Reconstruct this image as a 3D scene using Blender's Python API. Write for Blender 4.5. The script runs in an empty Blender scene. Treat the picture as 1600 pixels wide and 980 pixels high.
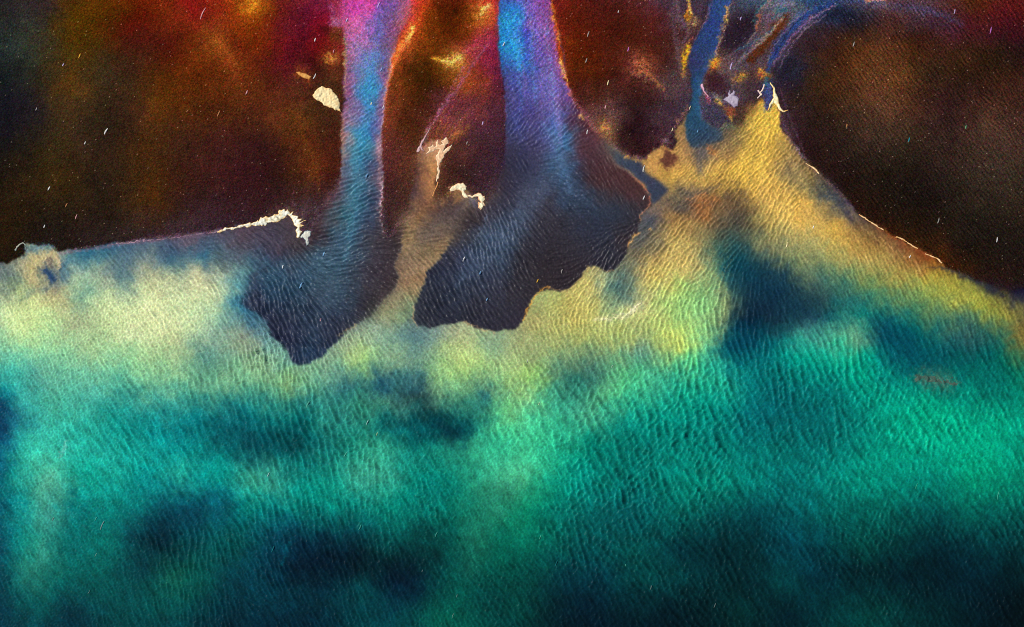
import bpy, math, random
import numpy as np

# ------------------------------------------------------------------ camera, light, exposure
sc = bpy.context.scene
col = sc.collection
M = 0.1                                   # metres on the ground per photo pixel (1600 px = 160 m)
cam_d = bpy.data.cameras.new('drone_camera')
cam_d.lens = 35; cam_d.sensor_width = 36; cam_d.clip_end = 20000
cam = bpy.data.objects.new('drone_camera', cam_d)
cam.location = (0, 0, 160 * 35 / 36)
col.objects.link(cam); sc.camera = cam

SUN_EL, SUN_AZ = 38.0, 160.0              # azimuth of the sun measured from +X counter-clockwise (sun stands to the left)
w = bpy.data.worlds.new('World'); sc.world = w; w.use_nodes = True
nt = w.node_tree; bg = nt.nodes['Background']
sky = nt.nodes.new('ShaderNodeTexSky'); sky.sky_type = 'NISHITA'; sky.sun_disc = False
sky.sun_elevation = math.radians(SUN_EL); sky.sun_rotation = math.radians(90 - SUN_AZ)
nt.links.new(sky.outputs[0], bg.inputs[0]); bg.inputs[1].default_value = 0.05
sl = bpy.data.lights.new('sun', 'SUN'); sl.energy = 4.0; sl.angle = math.radians(0.5); sl.color = (1, 0.95, 0.87)
so = bpy.data.objects.new('sun', sl); col.objects.link(so)
so.rotation_euler = (0, math.radians(90 - SUN_EL), math.radians(SUN_AZ))
so.location = (0, 0, 60)
vs = sc.view_settings
vs.view_transform = 'Standard'; vs.look = 'None'; vs.exposure = 0.2; vs.gamma = 1; vs.use_curve_mapping = False
sc.cycles.use_denoising = False; sc.cycles.filter_width = 1.0
ILLUM = np.array([1.0, 1.0, 1.0])         # light a level white surface receives, per channel
ILLUM = np.array([1.02, 1.01, 1.005])

random.seed(7); rng = np.random.default_rng(11)

def lin(c):
    c = np.clip(np.asarray(c, float) / 255.0, 0, 1)
    return np.where(c <= 0.04045, c / 12.92, ((c + 0.055) / 1.055) ** 2.4)

# ------------------------------------------------------------------ ground grid: fine where the drone looks, stretching out to the horizon
ST = 1.2
dx = np.arange(-160, 1760.01, ST); dy = np.arange(-110, 1090.01, ST)
NX, NY = len(dx), len(dy)
PX, PY = np.meshgrid(dx, dy)

def bandnoise(lam, sig=0.35, seed=0, theta=None, spread=14.0):
    """band-passed noise of wavelength lam (px), crests along theta (deg, image sense) if given"""
    r = np.random.default_rng(seed)
    F = np.fft.rfft2(r.standard_normal((NY, NX)))
    fy = np.fft.fftfreq(NY, ST)[:, None]; fx = np.fft.rfftfreq(NX, ST)[None, :]
    f = np.sqrt(fx * fx + fy * fy); f[0, 0] = 1e-9
    H = np.exp(-0.5 * (np.log(f * lam) / sig) ** 2)
    if theta is not None:
        a = np.degrees(np.arctan2(fy, fx)) - (theta + 90)
        a = (a + 90) % 180 - 90
        H = H * np.exp(-0.5 * (a / spread) ** 2)
    H[0, 0] = 0
    n = np.fft.irfft2(F * H, s=(NY, NX))
    return n / n.std()

def lownoise(lam, seed):                  # everything longer than lam
    r = np.random.default_rng(seed)
    F = np.fft.rfft2(r.standard_normal((NY, NX)))
    fy = np.fft.fftfreq(NY, ST)[:, None]; fx = np.fft.rfftfreq(NX, ST)[None, :]
    f = np.sqrt(fx * fx + fy * fy)
    H = 1.0 / (f + 0.002) * np.exp(-0.5 * (f * lam) ** 2); H[0, 0] = 0
    n = np.fft.irfft2(F * H, s=(NY, NX))
    return n / n.std()

def blur(a, s):                           # gaussian blur, sigma in px
    fy = np.fft.fftfreq(NY, ST)[:, None]; fx = np.fft.rfftfreq(NX, ST)[None, :]
    return np.fft.irfft2(np.fft.rfft2(a) * np.exp(-2 * (np.pi * s) ** 2 * (fx * fx + fy * fy)), s=(NY, NX))

def inside(poly, X, Y):
    P = np.asarray(poly, float); res = np.zeros(X.shape, bool)
    x0, y0 = P[-1]
    for x1, y1 in P:
        if y0 != y1:
            c = ((Y > min(y0, y1)) & (Y <= max(y0, y1)))
            res ^= c & (X < (x1 - x0) * (Y - y0) / (y1 - y0) + x0)
        x0, y0 = x1, y1
    return res

def seg_dist(pts, X, Y):
    """distance to a polyline and the position 0..1 along it"""
    P = np.asarray(pts, float); L = np.r_[0, np.cumsum(np.hypot(*np.diff(P, axis=0).T))]
    best = np.full(X.shape, 1e9); tt = np.zeros(X.shape)
    for i in range(len(P) - 1):
        ax, ay = P[i]; bx, by = P[i + 1]; ux, uy = bx - ax, by - ay; l2 = ux * ux + uy * uy + 1e-9
        t = np.clip(((X - ax) * ux + (Y - ay) * uy) / l2, 0, 1)
        d = np.hypot(X - ax - t * ux, Y - ay - t * uy)
        m = d < best; best[m] = d[m]; tt[m] = ((L[i] + t * (L[i + 1] - L[i])) / L[-1])[m]
    return best, tt

# ------------------------------------------------------------------ pigment of each surface (sRGB of mud, silt and water at photo pixels)
def pts(s):
    return np.array([[float(v) for v in q.split(',')] for q in s.split()])

MUD = pts("""
10,20,42,40,38 45,60,52,55,45 80,10,50,38,38 110,20,82,52,8 150,25,85,52,8 190,20,88,42,8 225,30,92,22,10 260,20,110,45,15 300,10,118,20,22 330,30,135,42,25 365,20,140,50,15 390,10,160,85,18 420,15,120,50,15 450,20,100,25,30 480,20,85,20,40 505,30,110,15,35 522,10,130,40,70
10,80,40,48,45 40,75,45,50,42 80,75,55,48,30 110,60,80,52,10 150,50,78,48,8 200,40,85,20,12 230,60,75,30,20 260,75,75,20,15 300,60,110,45,15 330,55,130,65,25 345,75,140,70,25 375,75,95,28,15 400,70,115,45,10 440,70,105,20,30 470,70,90,20,30 500,75,105,20,20 525,80,110,40,25
10,120,25,28,28 60,120,40,36,28 115,125,95,58,18 150,110,55,45,28 200,120,60,40,25 250,115,85,45,15 290,110,90,38,12 330,110,95,38,12 370,115,130,62,25 410,120,80,35,15 450,110,90,25,35 490,110,60,25,20 520,120,70,40,25
20,170,28,25,32 60,180,32,28,32 90,175,62,46,25 130,180,55,40,25 170,190,45,34,22 210,180,62,36,25 250,160,95,52,15 300,155,85,42,15 350,170,82,40,18 400,170,80,38,22 430,180,95,48,25 470,190,100,55,22 500,180,60,38,22
20,230,28,24,22 80,225,55,42,22 130,220,52,36,25 180,230,48,32,22 230,225,75,45,18 280,220,60,35,25 330,230,70,35,28 380,230,58,28,28 430,235,50,25,22 480,220,85,42,22 515,210,65,32,22
30,280,42,30,18 100,280,60,42,18 160,290,38,28,22 210,290,65,42,22 240,300,75,42,15 290,290,60,32,25 340,280,62,30,28 390,280,58,25,28 440,280,55,28,25 490,270,100,50,22 510,280,70,30,22
30,330,45,32,18 80,335,38,30,22 130,330,45,32,20 180,350,42,32,25 220,330,62,40,22 280,330,52,32,28 340,330,58,35,40 400,320,55,30,32 460,310,60,38,35 490,310,62,42,42 480,345,62,48,55
20,380,40,28,15 60,370,35,27,22 110,380,38,28,25 170,360,45,34,32 230,360,52,36,36 300,350,60,42,48
646,8,215,55,40 652,28,200,65,30 665,10,165,70,22 628,55,175,60,45 634,70,190,90,40 764,28,195,75,45 768,60,165,45,70 745,100,150,62,30 716,118,140,72,30 760,110,140,42,62 735,140,150,70,35 505,60,120,22,22 470,45,100,25,45 530,62,130,30,45 690,10,75,28,10 720,20,70,25,8 750,20,150,80,25 770,10,190,40,45 640,50,190,70,25 660,40,150,70,20 700,50,70,25,8 730,50,120,55,12 755,50,150,50,55 775,50,130,40,75 620,90,170,75,30 640,100,60,28,12 680,85,90,45,12 710,100,160,90,35 740,80,130,35,60 770,90,120,35,65 610,140,130,60,30 625,130,110,55,20 650,150,62,30,12 690,140,60,30,12 710,130,110,55,25 740,120,140,60,30 770,130,90,35,50
615,190,120,55,35 640,200,70,35,15 670,190,90,45,35 700,160,110,50,65 730,170,105,45,55 760,150,100,45,40 780,170,80,40,55 610,240,95,45,45 640,230,85,45,28 700,210,110,60,45 740,200,85,45,50 770,220,65,38,48 610,300,65,38,38 630,280,80,45,35 650,270,100,60,40 610,350,62,40,40 625,330,72,48,42 700,270,65,35,30 730,260,60,35,35 690,310,85,55,40 770,260,62,38,48 760,290,65,42,52
890,20,90,30,15 930,20,75,25,20 970,20,75,30,22 1000,40,70,28,20 1030,20,90,40,45 1045,10,70,50,65 900,70,85,30,12 950,70,75,28,18 1000,80,75,32,18 1040,60,70,32,28 880,90,120,45,15 910,120,72,30,12 950,120,65,25,15 990,100,90,45,42 1030,110,60,28,25 1060,110,80,60,60 910,160,75,35,30 950,160,80,50,45 960,180,95,65,65 985,160,50,28,28 1010,150,58,28,25 1040,140,95,70,75 1055,160,48,25,32 1070,150,85,65,75
920,190,90,55,60 945,200,120,80,55 980,200,45,22,25 1010,200,42,22,28 1030,180,80,60,68 1040,200,70,45,55 980,225,48,28,30 1000,235,55,28,30 1030,220,75,45,50 950,215,110,75,62
1150,30,65,50,60 1160,60,70,40,50 1140,60,45,35,50 1180,20,60,80,100 1200,30,90,85,95 1215,35,85,55,50 1230,20,110,105,120 1250,20,45,75,110 1275,10,35,70,110 1180,60,75,72,90 1210,55,100,50,30 1215,75,60,55,75 1240,40,40,65,100 1265,30,80,75,100 1300,5,55,70,105 1340,8,75,70,90 1370,5,120,90,92
1120,110,110,65,40 1140,105,100,85,100 1160,120,110,80,60 1175,100,70,60,75 1120,130,50,32,45 1130,145,70,55,60 1150,130,75,70,85 1180,125,60,40,50 1190,115,110,70,55 1195,140,60,45,65 1110,160,75,68,85 1120,180,58,58,75 1150,170,90,55,45 1160,185,70,50,45 1180,160,65,45,55 1100,170,70,65,85
1220,120,35,30,45 1240,100,45,45,65 1260,60,55,38,40 1300,50,50,30,32 1330,30,32,35,48 1360,25,40,30,40 1400,20,85,50,55 1440,20,70,55,70 1480,15,80,40,35 1520,10,75,40,15 1560,20,85,25,30 1590,30,75,20,20 1300,80,60,35,25 1350,70,85,50,25 1390,70,85,50,35 1420,60,55,30,15 1450,60,65,30,25 1480,30,75,45,65 1510,35,84,28,38 1550,55,60,25,32 1590,60,50,22,30
1240,150,48,32,28 1280,130,60,38,22 1320,110,80,45,25 1370,110,95,58,35 1410,120,98,60,32 1450,110,55,38,25 1500,90,60,38,20 1550,80,45,30,18 1590,90,38,25,20 1230,190,60,40,48 1270,190,42,28,25 1320,170,62,42,30 1370,150,90,55,38 1420,160,75,45,30 1470,150,45,25,25 1530,130,50,28,22 1580,120,58,32,22
1260,230,42,25,25 1310,230,42,30,25 1370,210,65,48,38 1420,220,50,38,28 1470,200,50,32,30 1540,190,78,52,40 1590,190,65,42,35 1300,280,38,22,20 1350,270,38,28,22 1400,270,35,26,20 1450,280,35,25,22 1500,270,50,38,30 1560,260,62,48,40 1595,270,58,45,35 1350,320,40,25,18 1400,330,32,24,18 1450,330,30,22,18 1520,330,40,32,25 1580,330,42,32,25
1400,360,52,28,15 1450,380,45,28,15 1500,390,32,24,20 1570,390,32,25,20 1480,410,70,35,12 1530,420,35,22,15 1590,430,30,22,18 1560,440,50,30,25
""")
SEA_RAW = ("""
430,360,72,66,80 450,390,65,58,68 410,380,75,72,90 400,410,65,90,110 440,400,62,60,78 380,370,85,75,88 350,390,80,95,110 300,385,95,95,110 250,385,80,100,120 200,390,75,105,125 160,392,60,110,130 130,398,50,110,135 100,410,75,120,135 310,400,50,100,125 270,405,60,100,120 350,410,90,110,115
5,425,100,115,115 45,410,170,165,130 60,400,185,180,140 85,400,180,175,140 75,420,80,80,95 82,435,30,75,120 90,450,150,145,120 30,430,130,150,125 20,450,120,140,110 10,470,185,200,150 60,450,170,180,135 110,440,160,185,150 130,460,120,165,140 115,420,140,165,150 170,430,145,160,140 190,435,90,125,130 220,430,160,170,140 260,430,170,180,145 310,425,175,180,150 350,430,150,170,150 375,440,100,155,155 370,470,70,130,145
160,470,195,215,160 220,465,205,220,165 280,465,200,215,165 340,465,175,200,160 30,490,208,228,158 80,500,190,215,150 120,505,170,185,140 200,500,210,225,165 260,500,215,228,170 310,500,190,215,165 350,500,130,175,155 390,505,75,115,130 30,530,178,216,152 90,530,160,205,150 150,525,170,200,145 210,520,205,220,165 270,530,190,205,150 330,530,140,175,150 380,530,140,155,130 420,540,120,165,155
30,560,110,200,165 90,560,130,200,155 150,560,150,200,150 210,560,150,205,150 250,560,160,200,145 320,560,90,145,130 370,560,120,170,135 420,560,130,170,140 440,575,120,175,145 20,590,60,180,165 60,590,85,165,150 110,590,105,190,160 170,590,100,190,160 230,590,130,195,150 290,590,130,190,145 350,600,120,180,140 400,590,130,185,140 450,600,130,175,120 490,600,110,170,125 500,570,135,175,130
0,620,0,110,130 30,620,45,160,155 80,620,80,180,155 140,620,80,180,160 200,620,60,160,145 260,620,80,170,150 310,620,60,150,135 370,620,50,140,130 420,620,70,150,130 470,620,60,140,125 5,650,5,75,105 20,660,20,100,125 60,660,70,175,160 120,660,60,175,155 180,660,20,150,140 240,660,20,140,140 300,660,5,125,130 350,660,5,100,110 400,660,0,110,115 450,660,5,110,110 500,660,40,130,120
5,700,10,100,125 40,700,60,185,165 100,700,60,185,165 160,700,40,170,155 220,700,20,160,150 280,700,5,140,140 340,700,5,110,115 390,700,5,80,90 440,700,0,85,90 490,700,20,105,105
540,530,150,165,125 580,510,145,165,130 620,500,130,155,130 560,555,172,200,118 570,570,152,195,115 600,540,138,172,128 640,530,95,130,120 680,520,130,150,125 720,530,182,188,122 700,560,165,192,112 720,580,172,202,112 740,560,185,208,118 680,590,140,180,115 620,560,140,170,120 540,600,60,120,110 590,590,50,100,100 620,600,60,115,105 650,600,50,95,95 660,620,45,80,80 560,630,50,135,115 600,630,75,140,120 640,640,45,110,105 700,610,120,175,120 740,620,70,140,115 755,615,50,115,105 780,600,130,180,115 760,580,155,190,115 770,540,140,170,120 790,560,170,190,120 790,640,110,195,130
600,660,15,100,100 640,670,5,85,90 680,665,0,70,80 720,660,10,85,90 700,680,10,60,70 550,690,30,130,115 590,690,60,155,130 640,700,20,125,115 690,700,30,125,110 740,690,60,155,125 780,690,70,190,145 540,660,50,130,120
830,500,170,165,105 850,470,165,175,110 880,480,180,175,100 920,440,190,180,110 900,500,190,180,100 950,440,130,150,120 930,480,180,180,110 960,490,160,180,125 1000,480,195,195,130 980,440,90,115,105 960,450,75,110,105 990,400,120,110,85 1010,430,190,170,100 1000,370,90,90,85 1020,350,80,80,85 1050,340,150,115,70 1030,330,120,100,85 1060,380,190,165,95 1040,410,190,165,95 1080,420,190,175,105 1060,450,170,195,110 1100,460,130,180,115 1040,480,165,195,115 1090,490,140,195,125 1120,440,110,150,110 1130,470,130,160,110 1110,510,140,185,120
860,530,165,175,110 920,530,160,175,105 970,520,175,185,105 1020,520,165,185,110 1060,540,190,210,110 1000,550,100,150,125 950,550,130,165,115 830,560,150,170,100 870,570,110,155,115 900,590,50,120,105 880,600,60,130,110 930,580,70,125,110 1000,590,80,190,140 980,580,90,185,130 1050,580,70,170,130 1090,560,80,190,135 1110,550,70,170,135 1030,620,40,170,140 950,610,90,180,130 830,590,160,200,100 820,610,150,195,115 860,620,70,165,130 810,640,110,200,140 860,660,80,190,145 920,650,70,170,135 980,650,20,150,130 1040,660,0,140,125 1100,640,0,140,125 830,690,80,195,145 880,700,40,165,130 930,700,0,125,110 990,700,0,115,105 1050,700,0,130,118 1110,700,0,125,115 1170,680,0,110,110 1180,640,0,110,115 1130,600,30,165,140
1130,400,40,90,90 1160,400,28,75,85 1140,430,30,85,95 1180,430,15,55,75 1220,440,25,55,75 1180,470,20,45,65 1230,470,20,50,70 1260,480,25,55,72 1150,490,25,45,60 1200,500,18,38,58 1150,520,0,75,95 1200,530,0,90,100 1140,540,0,85,100 1180,560,0,105,110 1240,500,25,65,80 1270,500,35,75,90 1290,470,45,85,85 1260,440,70,95,85
1200,190,225,185,75 1180,210,220,180,75 1210,230,200,160,70 1150,220,130,110,70 1140,240,160,125,75 1100,250,150,120,80 1060,250,190,145,80 1040,270,200,155,75 1070,280,200,160,80 1110,270,205,165,80 1150,260,215,175,75 1200,260,215,175,80 1090,300,150,120,80 1120,310,120,90,60 1080,310,110,90,75 1100,320,160,105,60 1150,310,120,95,60 1160,340,85,75,60 1060,320,95,85,75 1130,330,110,90,65 1180,300,200,160,80 1220,300,210,170,85 1260,310,200,160,80 1240,260,130,110,80 1265,270,130,105,65 1250,290,140,125,80 1280,300,80,85,80 1300,310,75,80,85 1310,320,80,80,80 1330,340,90,78,75
1220,340,205,175,95 1270,340,205,165,85 1310,350,195,155,75 1350,360,115,90,60 1200,350,170,150,85 1190,380,110,115,85 1230,380,150,145,95 1280,380,175,160,95 1330,380,190,150,75 1370,380,150,115,60 1400,385,130,90,55 1430,395,125,70,35 1460,408,130,75,30 1240,420,90,110,85 1300,410,130,145,95 1350,410,165,150,85 1400,415,165,140,75 1440,415,150,110,55 1470,425,150,120,50
1300,440,65,110,95 1350,440,105,135,85 1400,440,145,145,75 1450,440,170,160,70 1500,445,160,155,65 1530,455,140,140,65 1340,470,45,110,100 1400,470,70,125,95 1450,465,120,145,80 1500,465,155,155,70 1540,475,150,150,60 1570,490,140,135,60 1595,500,115,110,60 1580,465,55,55,60 1520,435,50,50,50 1550,450,45,48,55 1595,470,55,55,60 1597,530,120,110,55
1300,490,20,90,95 1350,500,20,120,110 1400,500,20,100,100 1450,500,60,115,90 1500,500,65,110,90 1540,510,60,105,85 1580,520,90,110,70 1250,520,60,135,125 1300,520,70,155,130 1340,520,90,150,120 1380,520,15,75,90 1420,520,0,90,95 1470,530,20,95,95 1510,530,40,85,85 1560,540,20,95,85 1250,560,0,150,130 1300,550,30,165,135 1340,570,0,160,130 1380,560,0,115,110 1420,560,0,80,90 1470,570,0,85,90 1520,570,0,95,90 1580,580,0,110,95 1215,590,0,110,110 1260,600,0,120,115 1310,600,0,130,120 1350,600,0,155,130 1400,610,0,150,130 1500,610,0,130,115 1560,620,0,120,105
1220,640,0,100,105 1280,650,0,105,105 1340,650,0,125,115 1400,650,0,160,130 1460,640,0,165,130 1500,660,0,165,130 1560,660,0,165,130 1590,640,0,145,120 1220,700,0,110,105 1300,700,0,115,110 1370,700,0,140,120 1440,700,0,160,130 1510,710,0,165,130 1580,700,0,155,125
8,640,0,62,95 8,666,0,70,100 24,644,25,115,130 380,692,0,80,88 430,682,0,78,84 465,690,0,80,85 485,668,5,100,100 345,672,0,95,102 320,690,5,115,115 660,655,8,72,78 700,664,0,58,66 725,672,5,75,82 640,622,45,85,85 600,606,40,88,90
10,740,0,120,125 40,740,60,170,150 80,750,110,175,150 130,740,20,170,150 180,740,30,165,150 230,740,5,150,145 280,740,40,165,150 340,740,5,155,145 390,750,70,165,145 5,800,0,100,115 40,790,30,150,145 70,800,85,160,145 110,790,15,125,125 150,790,10,130,125 200,800,0,115,115 250,790,0,85,100 300,790,0,75,95 350,780,0,100,115 390,790,5,130,125 5,850,0,90,105 40,850,20,140,130 60,860,60,140,125 110,850,0,105,105 160,850,0,110,105 210,830,0,75,85 250,840,0,40,55 280,830,0,60,75 340,840,0,85,90 380,850,0,75,80
10,910,0,75,85 50,900,40,120,110 100,910,0,90,90 160,900,0,90,88 220,890,0,60,70 270,905,20,90,80 320,900,0,75,75 370,900,0,60,75 10,960,0,60,75 60,960,0,75,80 110,960,0,50,65 170,960,0,70,75 230,950,0,75,78 290,950,0,70,75 350,960,0,45,60 390,940,0,50,65
430,760,60,155,140 470,760,10,140,130 520,760,20,145,130 560,750,70,160,140 610,750,60,155,135 650,760,0,130,120 690,760,0,120,112 740,760,40,140,115 780,740,80,175,135 795,770,60,140,110 430,800,0,110,115 480,790,5,125,118 540,800,0,115,110 600,800,0,120,110 640,790,0,125,115 690,800,0,110,100 740,800,30,120,100 780,800,40,130,105 420,840,0,70,88 470,840,0,55,75 520,840,0,50,65 560,830,0,70,80 610,840,0,85,85 660,830,0,70,70 700,840,0,75,72 740,840,30,110,92 780,840,10,105,88
420,880,0,55,75 460,880,0,30,48 510,880,0,25,42 560,870,0,30,42 610,880,0,32,42 660,880,0,45,52 710,880,10,80,75 740,890,20,90,80 780,890,0,80,72 420,930,0,55,72 470,930,0,45,60 520,920,0,45,60 570,920,0,60,68 620,910,0,30,50 660,920,0,40,55 700,930,0,80,75 760,930,0,65,65 430,970,0,40,58 490,970,0,38,55 560,970,0,60,70 620,970,0,65,75 680,960,0,85,75 740,970,0,78,72 790,960,0,65,65
820,745,95,185,140 850,760,30,150,120 900,750,5,150,135 950,750,0,120,112 1000,750,0,115,110 1060,750,0,130,118 1120,760,0,125,112 1180,750,0,125,118 820,790,20,135,105 870,800,0,110,100 930,800,0,95,95 990,800,0,90,95 1060,800,0,100,95 1120,800,0,80,82 1180,800,0,70,78 820,840,10,115,95 870,850,0,90,85 930,860,0,75,80 990,860,0,75,75 1060,860,0,50,60 1120,860,0,42,50 1180,860,0,45,52 820,890,0,75,70 880,900,0,55,65 940,900,0,55,68 1000,900,0,65,68 1060,900,0,60,65 1120,900,0,45,52 1180,920,0,38,46 810,950,0,65,62 860,950,0,38,46 920,950,0,30,45 980,950,0,38,48 1040,950,0,32,42 1100,940,0,35,42 1160,950,0,45,48
1230,750,0,110,110 1290,740,0,130,120 1340,735,0,145,125 1400,750,0,140,122 1460,740,0,140,120 1520,745,0,150,118 1580,750,0,135,110 1220,800,0,85,92 1280,800,0,95,95 1340,800,0,95,90 1400,800,0,90,85 1460,790,0,90,88 1520,800,0,95,88 1580,800,0,90,85 1230,850,0,65,80 1290,850,0,62,70 1350,850,0,72,70 1420,850,0,50,55 1480,850,0,42,52 1540,850,0,55,62 1590,850,0,55,60 1220,910,0,60,65 1280,900,0,45,58 1340,890,0,38,45 1400,900,0,32,42 1460,890,0,30,40 1520,900,0,35,48 1580,890,0,32,40 1230,960,0,32,42 1300,960,0,55,60 1360,960,0,60,60 1420,950,0,45,50 1480,960,0,35,42 1540,960,0,25,35 1590,960,0,18,25
""")
SEA = pts(SEA_RAW)
SEA[SEA[:, 1] > 570, 2:] *= [.95, .97, .96]
low = SEA[:, 1] > 740
SEA[low, 3] += 1; SEA[low, 4] *= .99; SEA[SEA[:, 1] > 650, 2] *= .75
mid = (np.abs(SEA[:, 0] - 660) < 180) & (np.abs(SEA[:, 1] - 560) < 60)
SEA[mid, 4] += 12; SEA[mid, 2] -= 5
LEFT = pts("""
550,10,185,80,150 580,10,200,60,150 600,10,110,75,150 620,10,125,75,130 560,40,200,90,160 590,40,110,90,160 615,40,125,70,120 630,30,135,80,115 545,80,150,100,140 565,90,135,110,165 585,90,90,120,180 600,90,100,80,120 550,130,125,85,130 570,120,80,130,180 585,140,50,130,180 598,130,110,90,140 545,170,130,100,140 565,170,95,110,165 580,165,55,130,180 593,170,110,90,135 540,210,160,120,125 555,210,80,130,160 570,215,50,135,170 585,210,65,95,150 595,220,130,100,120
540,250,110,120,145 555,250,60,130,160 570,260,60,115,150 585,260,70,85,125 593,270,110,85,105 530,300,100,95,115 550,300,60,115,140 570,300,65,105,135 585,310,70,80,110 520,330,90,90,100 540,340,55,105,125 560,350,60,95,125 585,350,62,68,90 500,360,68,58,68 530,380,65,95,120 560,390,65,85,105 590,380,65,60,70 480,390,62,52,60 500,400,70,95,115 540,420,58,85,105 575,420,58,58,75 470,420,55,85,110 420,430,50,85,110 440,460,42,72,98 500,450,58,80,100 540,460,55,75,95 400,460,45,62,90 420,490,42,52,78 460,500,42,55,80 500,500,45,58,82 540,490,48,60,82 450,530,42,50,78 480,550,35,60,88 510,530,40,52,78 560,490,48,48,62 520,510,42,50,72
610,400,58,48,55 600,430,55,46,55 570,470,50,46,58 590,455,58,50,55 620,390,60,50,50 615,370,60,46,46 440,415,58,70,92
""")
CENTRE = pts("""
790,10,40,100,180 800,30,30,140,205 815,10,80,100,180 830,10,130,85,170 850,10,120,60,130 800,70,30,130,200 820,50,70,80,180 840,50,110,95,165 860,60,125,60,120 800,110,60,85,160 820,85,40,120,195 840,90,90,80,160 860,100,110,75,145 800,150,75,70,130 820,150,65,70,140 850,130,100,90,160 870,140,110,90,165 810,190,60,65,125 840,180,75,65,120 860,160,105,90,155 870,190,75,100,165 880,160,95,65,120 900,190,75,45,65 880,220,60,110,155 860,220,75,85,135 830,220,62,62,105 800,220,60,60,95
785,260,58,52,72 810,260,45,48,78 840,250,65,65,95 870,260,65,95,130 885,270,62,90,125 900,230,75,60,80 920,230,75,48,60 940,250,72,45,55 900,270,58,62,85 930,280,72,45,50 970,290,70,48,50 1000,310,72,50,52 780,300,58,50,65 800,300,55,52,72 830,300,70,72,95 860,300,62,68,92 890,310,55,70,95 920,310,52,62,82 960,330,48,55,72 990,340,52,48,58 760,340,62,58,72 790,330,58,62,82 820,340,70,80,102 850,330,60,55,72 880,340,52,52,65 920,350,45,50,68 960,370,50,48,60 980,370,58,48,55
740,380,62,75,95 770,360,62,75,98 800,370,65,82,105 830,370,50,50,65 870,380,50,45,55 920,400,50,46,58 960,400,48,48,60 720,400,58,65,90 760,400,60,75,98 790,400,55,72,95 820,410,48,46,58 860,410,45,38,46 900,420,48,40,48 690,430,45,50,70 730,430,50,62,85 770,440,55,60,80 810,440,52,50,60 850,430,48,40,46 670,470,42,46,62 710,470,45,52,70 750,470,50,52,68 790,480,48,46,60 820,470,48,44,55 665,500,45,48,62 710,495,42,44,60 760,505,45,44,58 800,505,48,44,58
740,345,58,48,55 720,335,65,52,55 750,325,62,50,58 715,370,66,56,60
""")
SAND = pts("""
688,235,215,160,115 675,255,190,135,85 680,275,185,130,80 668,280,150,100,70 674,300,175,120,75 655,262,120,85,70 648,290,92,66,66 648,315,105,76,70 662,318,120,84,64 660,332,140,102,70 645,350,140,110,80 638,370,145,118,85 635,400,138,116,90 660,370,112,95,82 680,355,96,82,76 700,338,86,70,68 690,378,135,110,84 670,390,130,108,80 655,410,145,122,95 640,420,140,115,90 650,440,150,120,88 635,460,148,135,100 620,470,140,135,105 645,470,140,140,105 600,490,150,150,112 640,490,120,145,110 692,312,92,66,60 722,298,165,118,72 712,322,80,64,66 728,318,90,74,76 625,445,150,125,95 684,335,88,68,64
""")
for q_ in (LEFT, CENTRE): q_[q_[:, 1] > 240, 2:] *= .9
CREEK = pts("""
1125,10,45,70,120 1120,40,42,60,115 1100,60,42,62,110 1100,90,42,60,105 1085,100,50,55,95 1095,115,42,65,105 1088,140,40,75,110 1085,170,40,78,108 1085,200,42,70,95 1100,210,48,68,92 1115,210,52,70,90 1090,225,50,70,88
""")
CHAN = pts("960,240,52,68,88 985,260,55,65,85 1015,285,58,65,85 1025,300,55,62,80 1010,265,60,60,78")

gx = np.arange(-20, 1621, 5.0); gy = np.arange(-20, 1001, 5.0)
def rbf(P, c=12.0, smooth=1.0):
    XY, V = P[:, :2], P[:, 2:5]; n = len(P)
    k = lambda A, B: -np.sqrt(((A[:, None, :] - B[None, :, :]) ** 2).sum(-1) + c * c)
    A = np.zeros((n + 1, n + 1)); A[:n, :n] = k(XY, XY) + np.eye(n) * smooth; A[:n, n] = A[n, :n] = 1
    W = np.linalg.solve(A, np.vstack([V, np.zeros((1, 3))]))
    G = np.stack(np.meshgrid(gx, gy), -1).reshape(-1, 2)
    out = np.vstack([k(G[i:i + 4000], XY) @ W[:n] + W[n] for i in range(0, len(G), 4000)])
    lo, hi = V.min(0), V.max(0)
    return np.clip(out, lo, hi).reshape(len(gy), len(gx), 3)

def sample(F, X, Y):                      # bilinear look-up of a coarse field at photo pixels
    u = np.clip((X - gx[0]) / 5.0, 0, len(gx) - 1.001); v = np.clip((Y - gy[0]) / 5.0, 0, len(gy) - 1.001)
    i = u.astype(int); j = v.astype(int); a = (u - i)[..., None]; b = (v - j)[..., None]
    return (F[j, i] * (1 - a) + F[j, i + 1] * a) * (1 - b) + (F[j + 1, i] * (1 - a) + F[j + 1, i + 1] * a) * b

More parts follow.
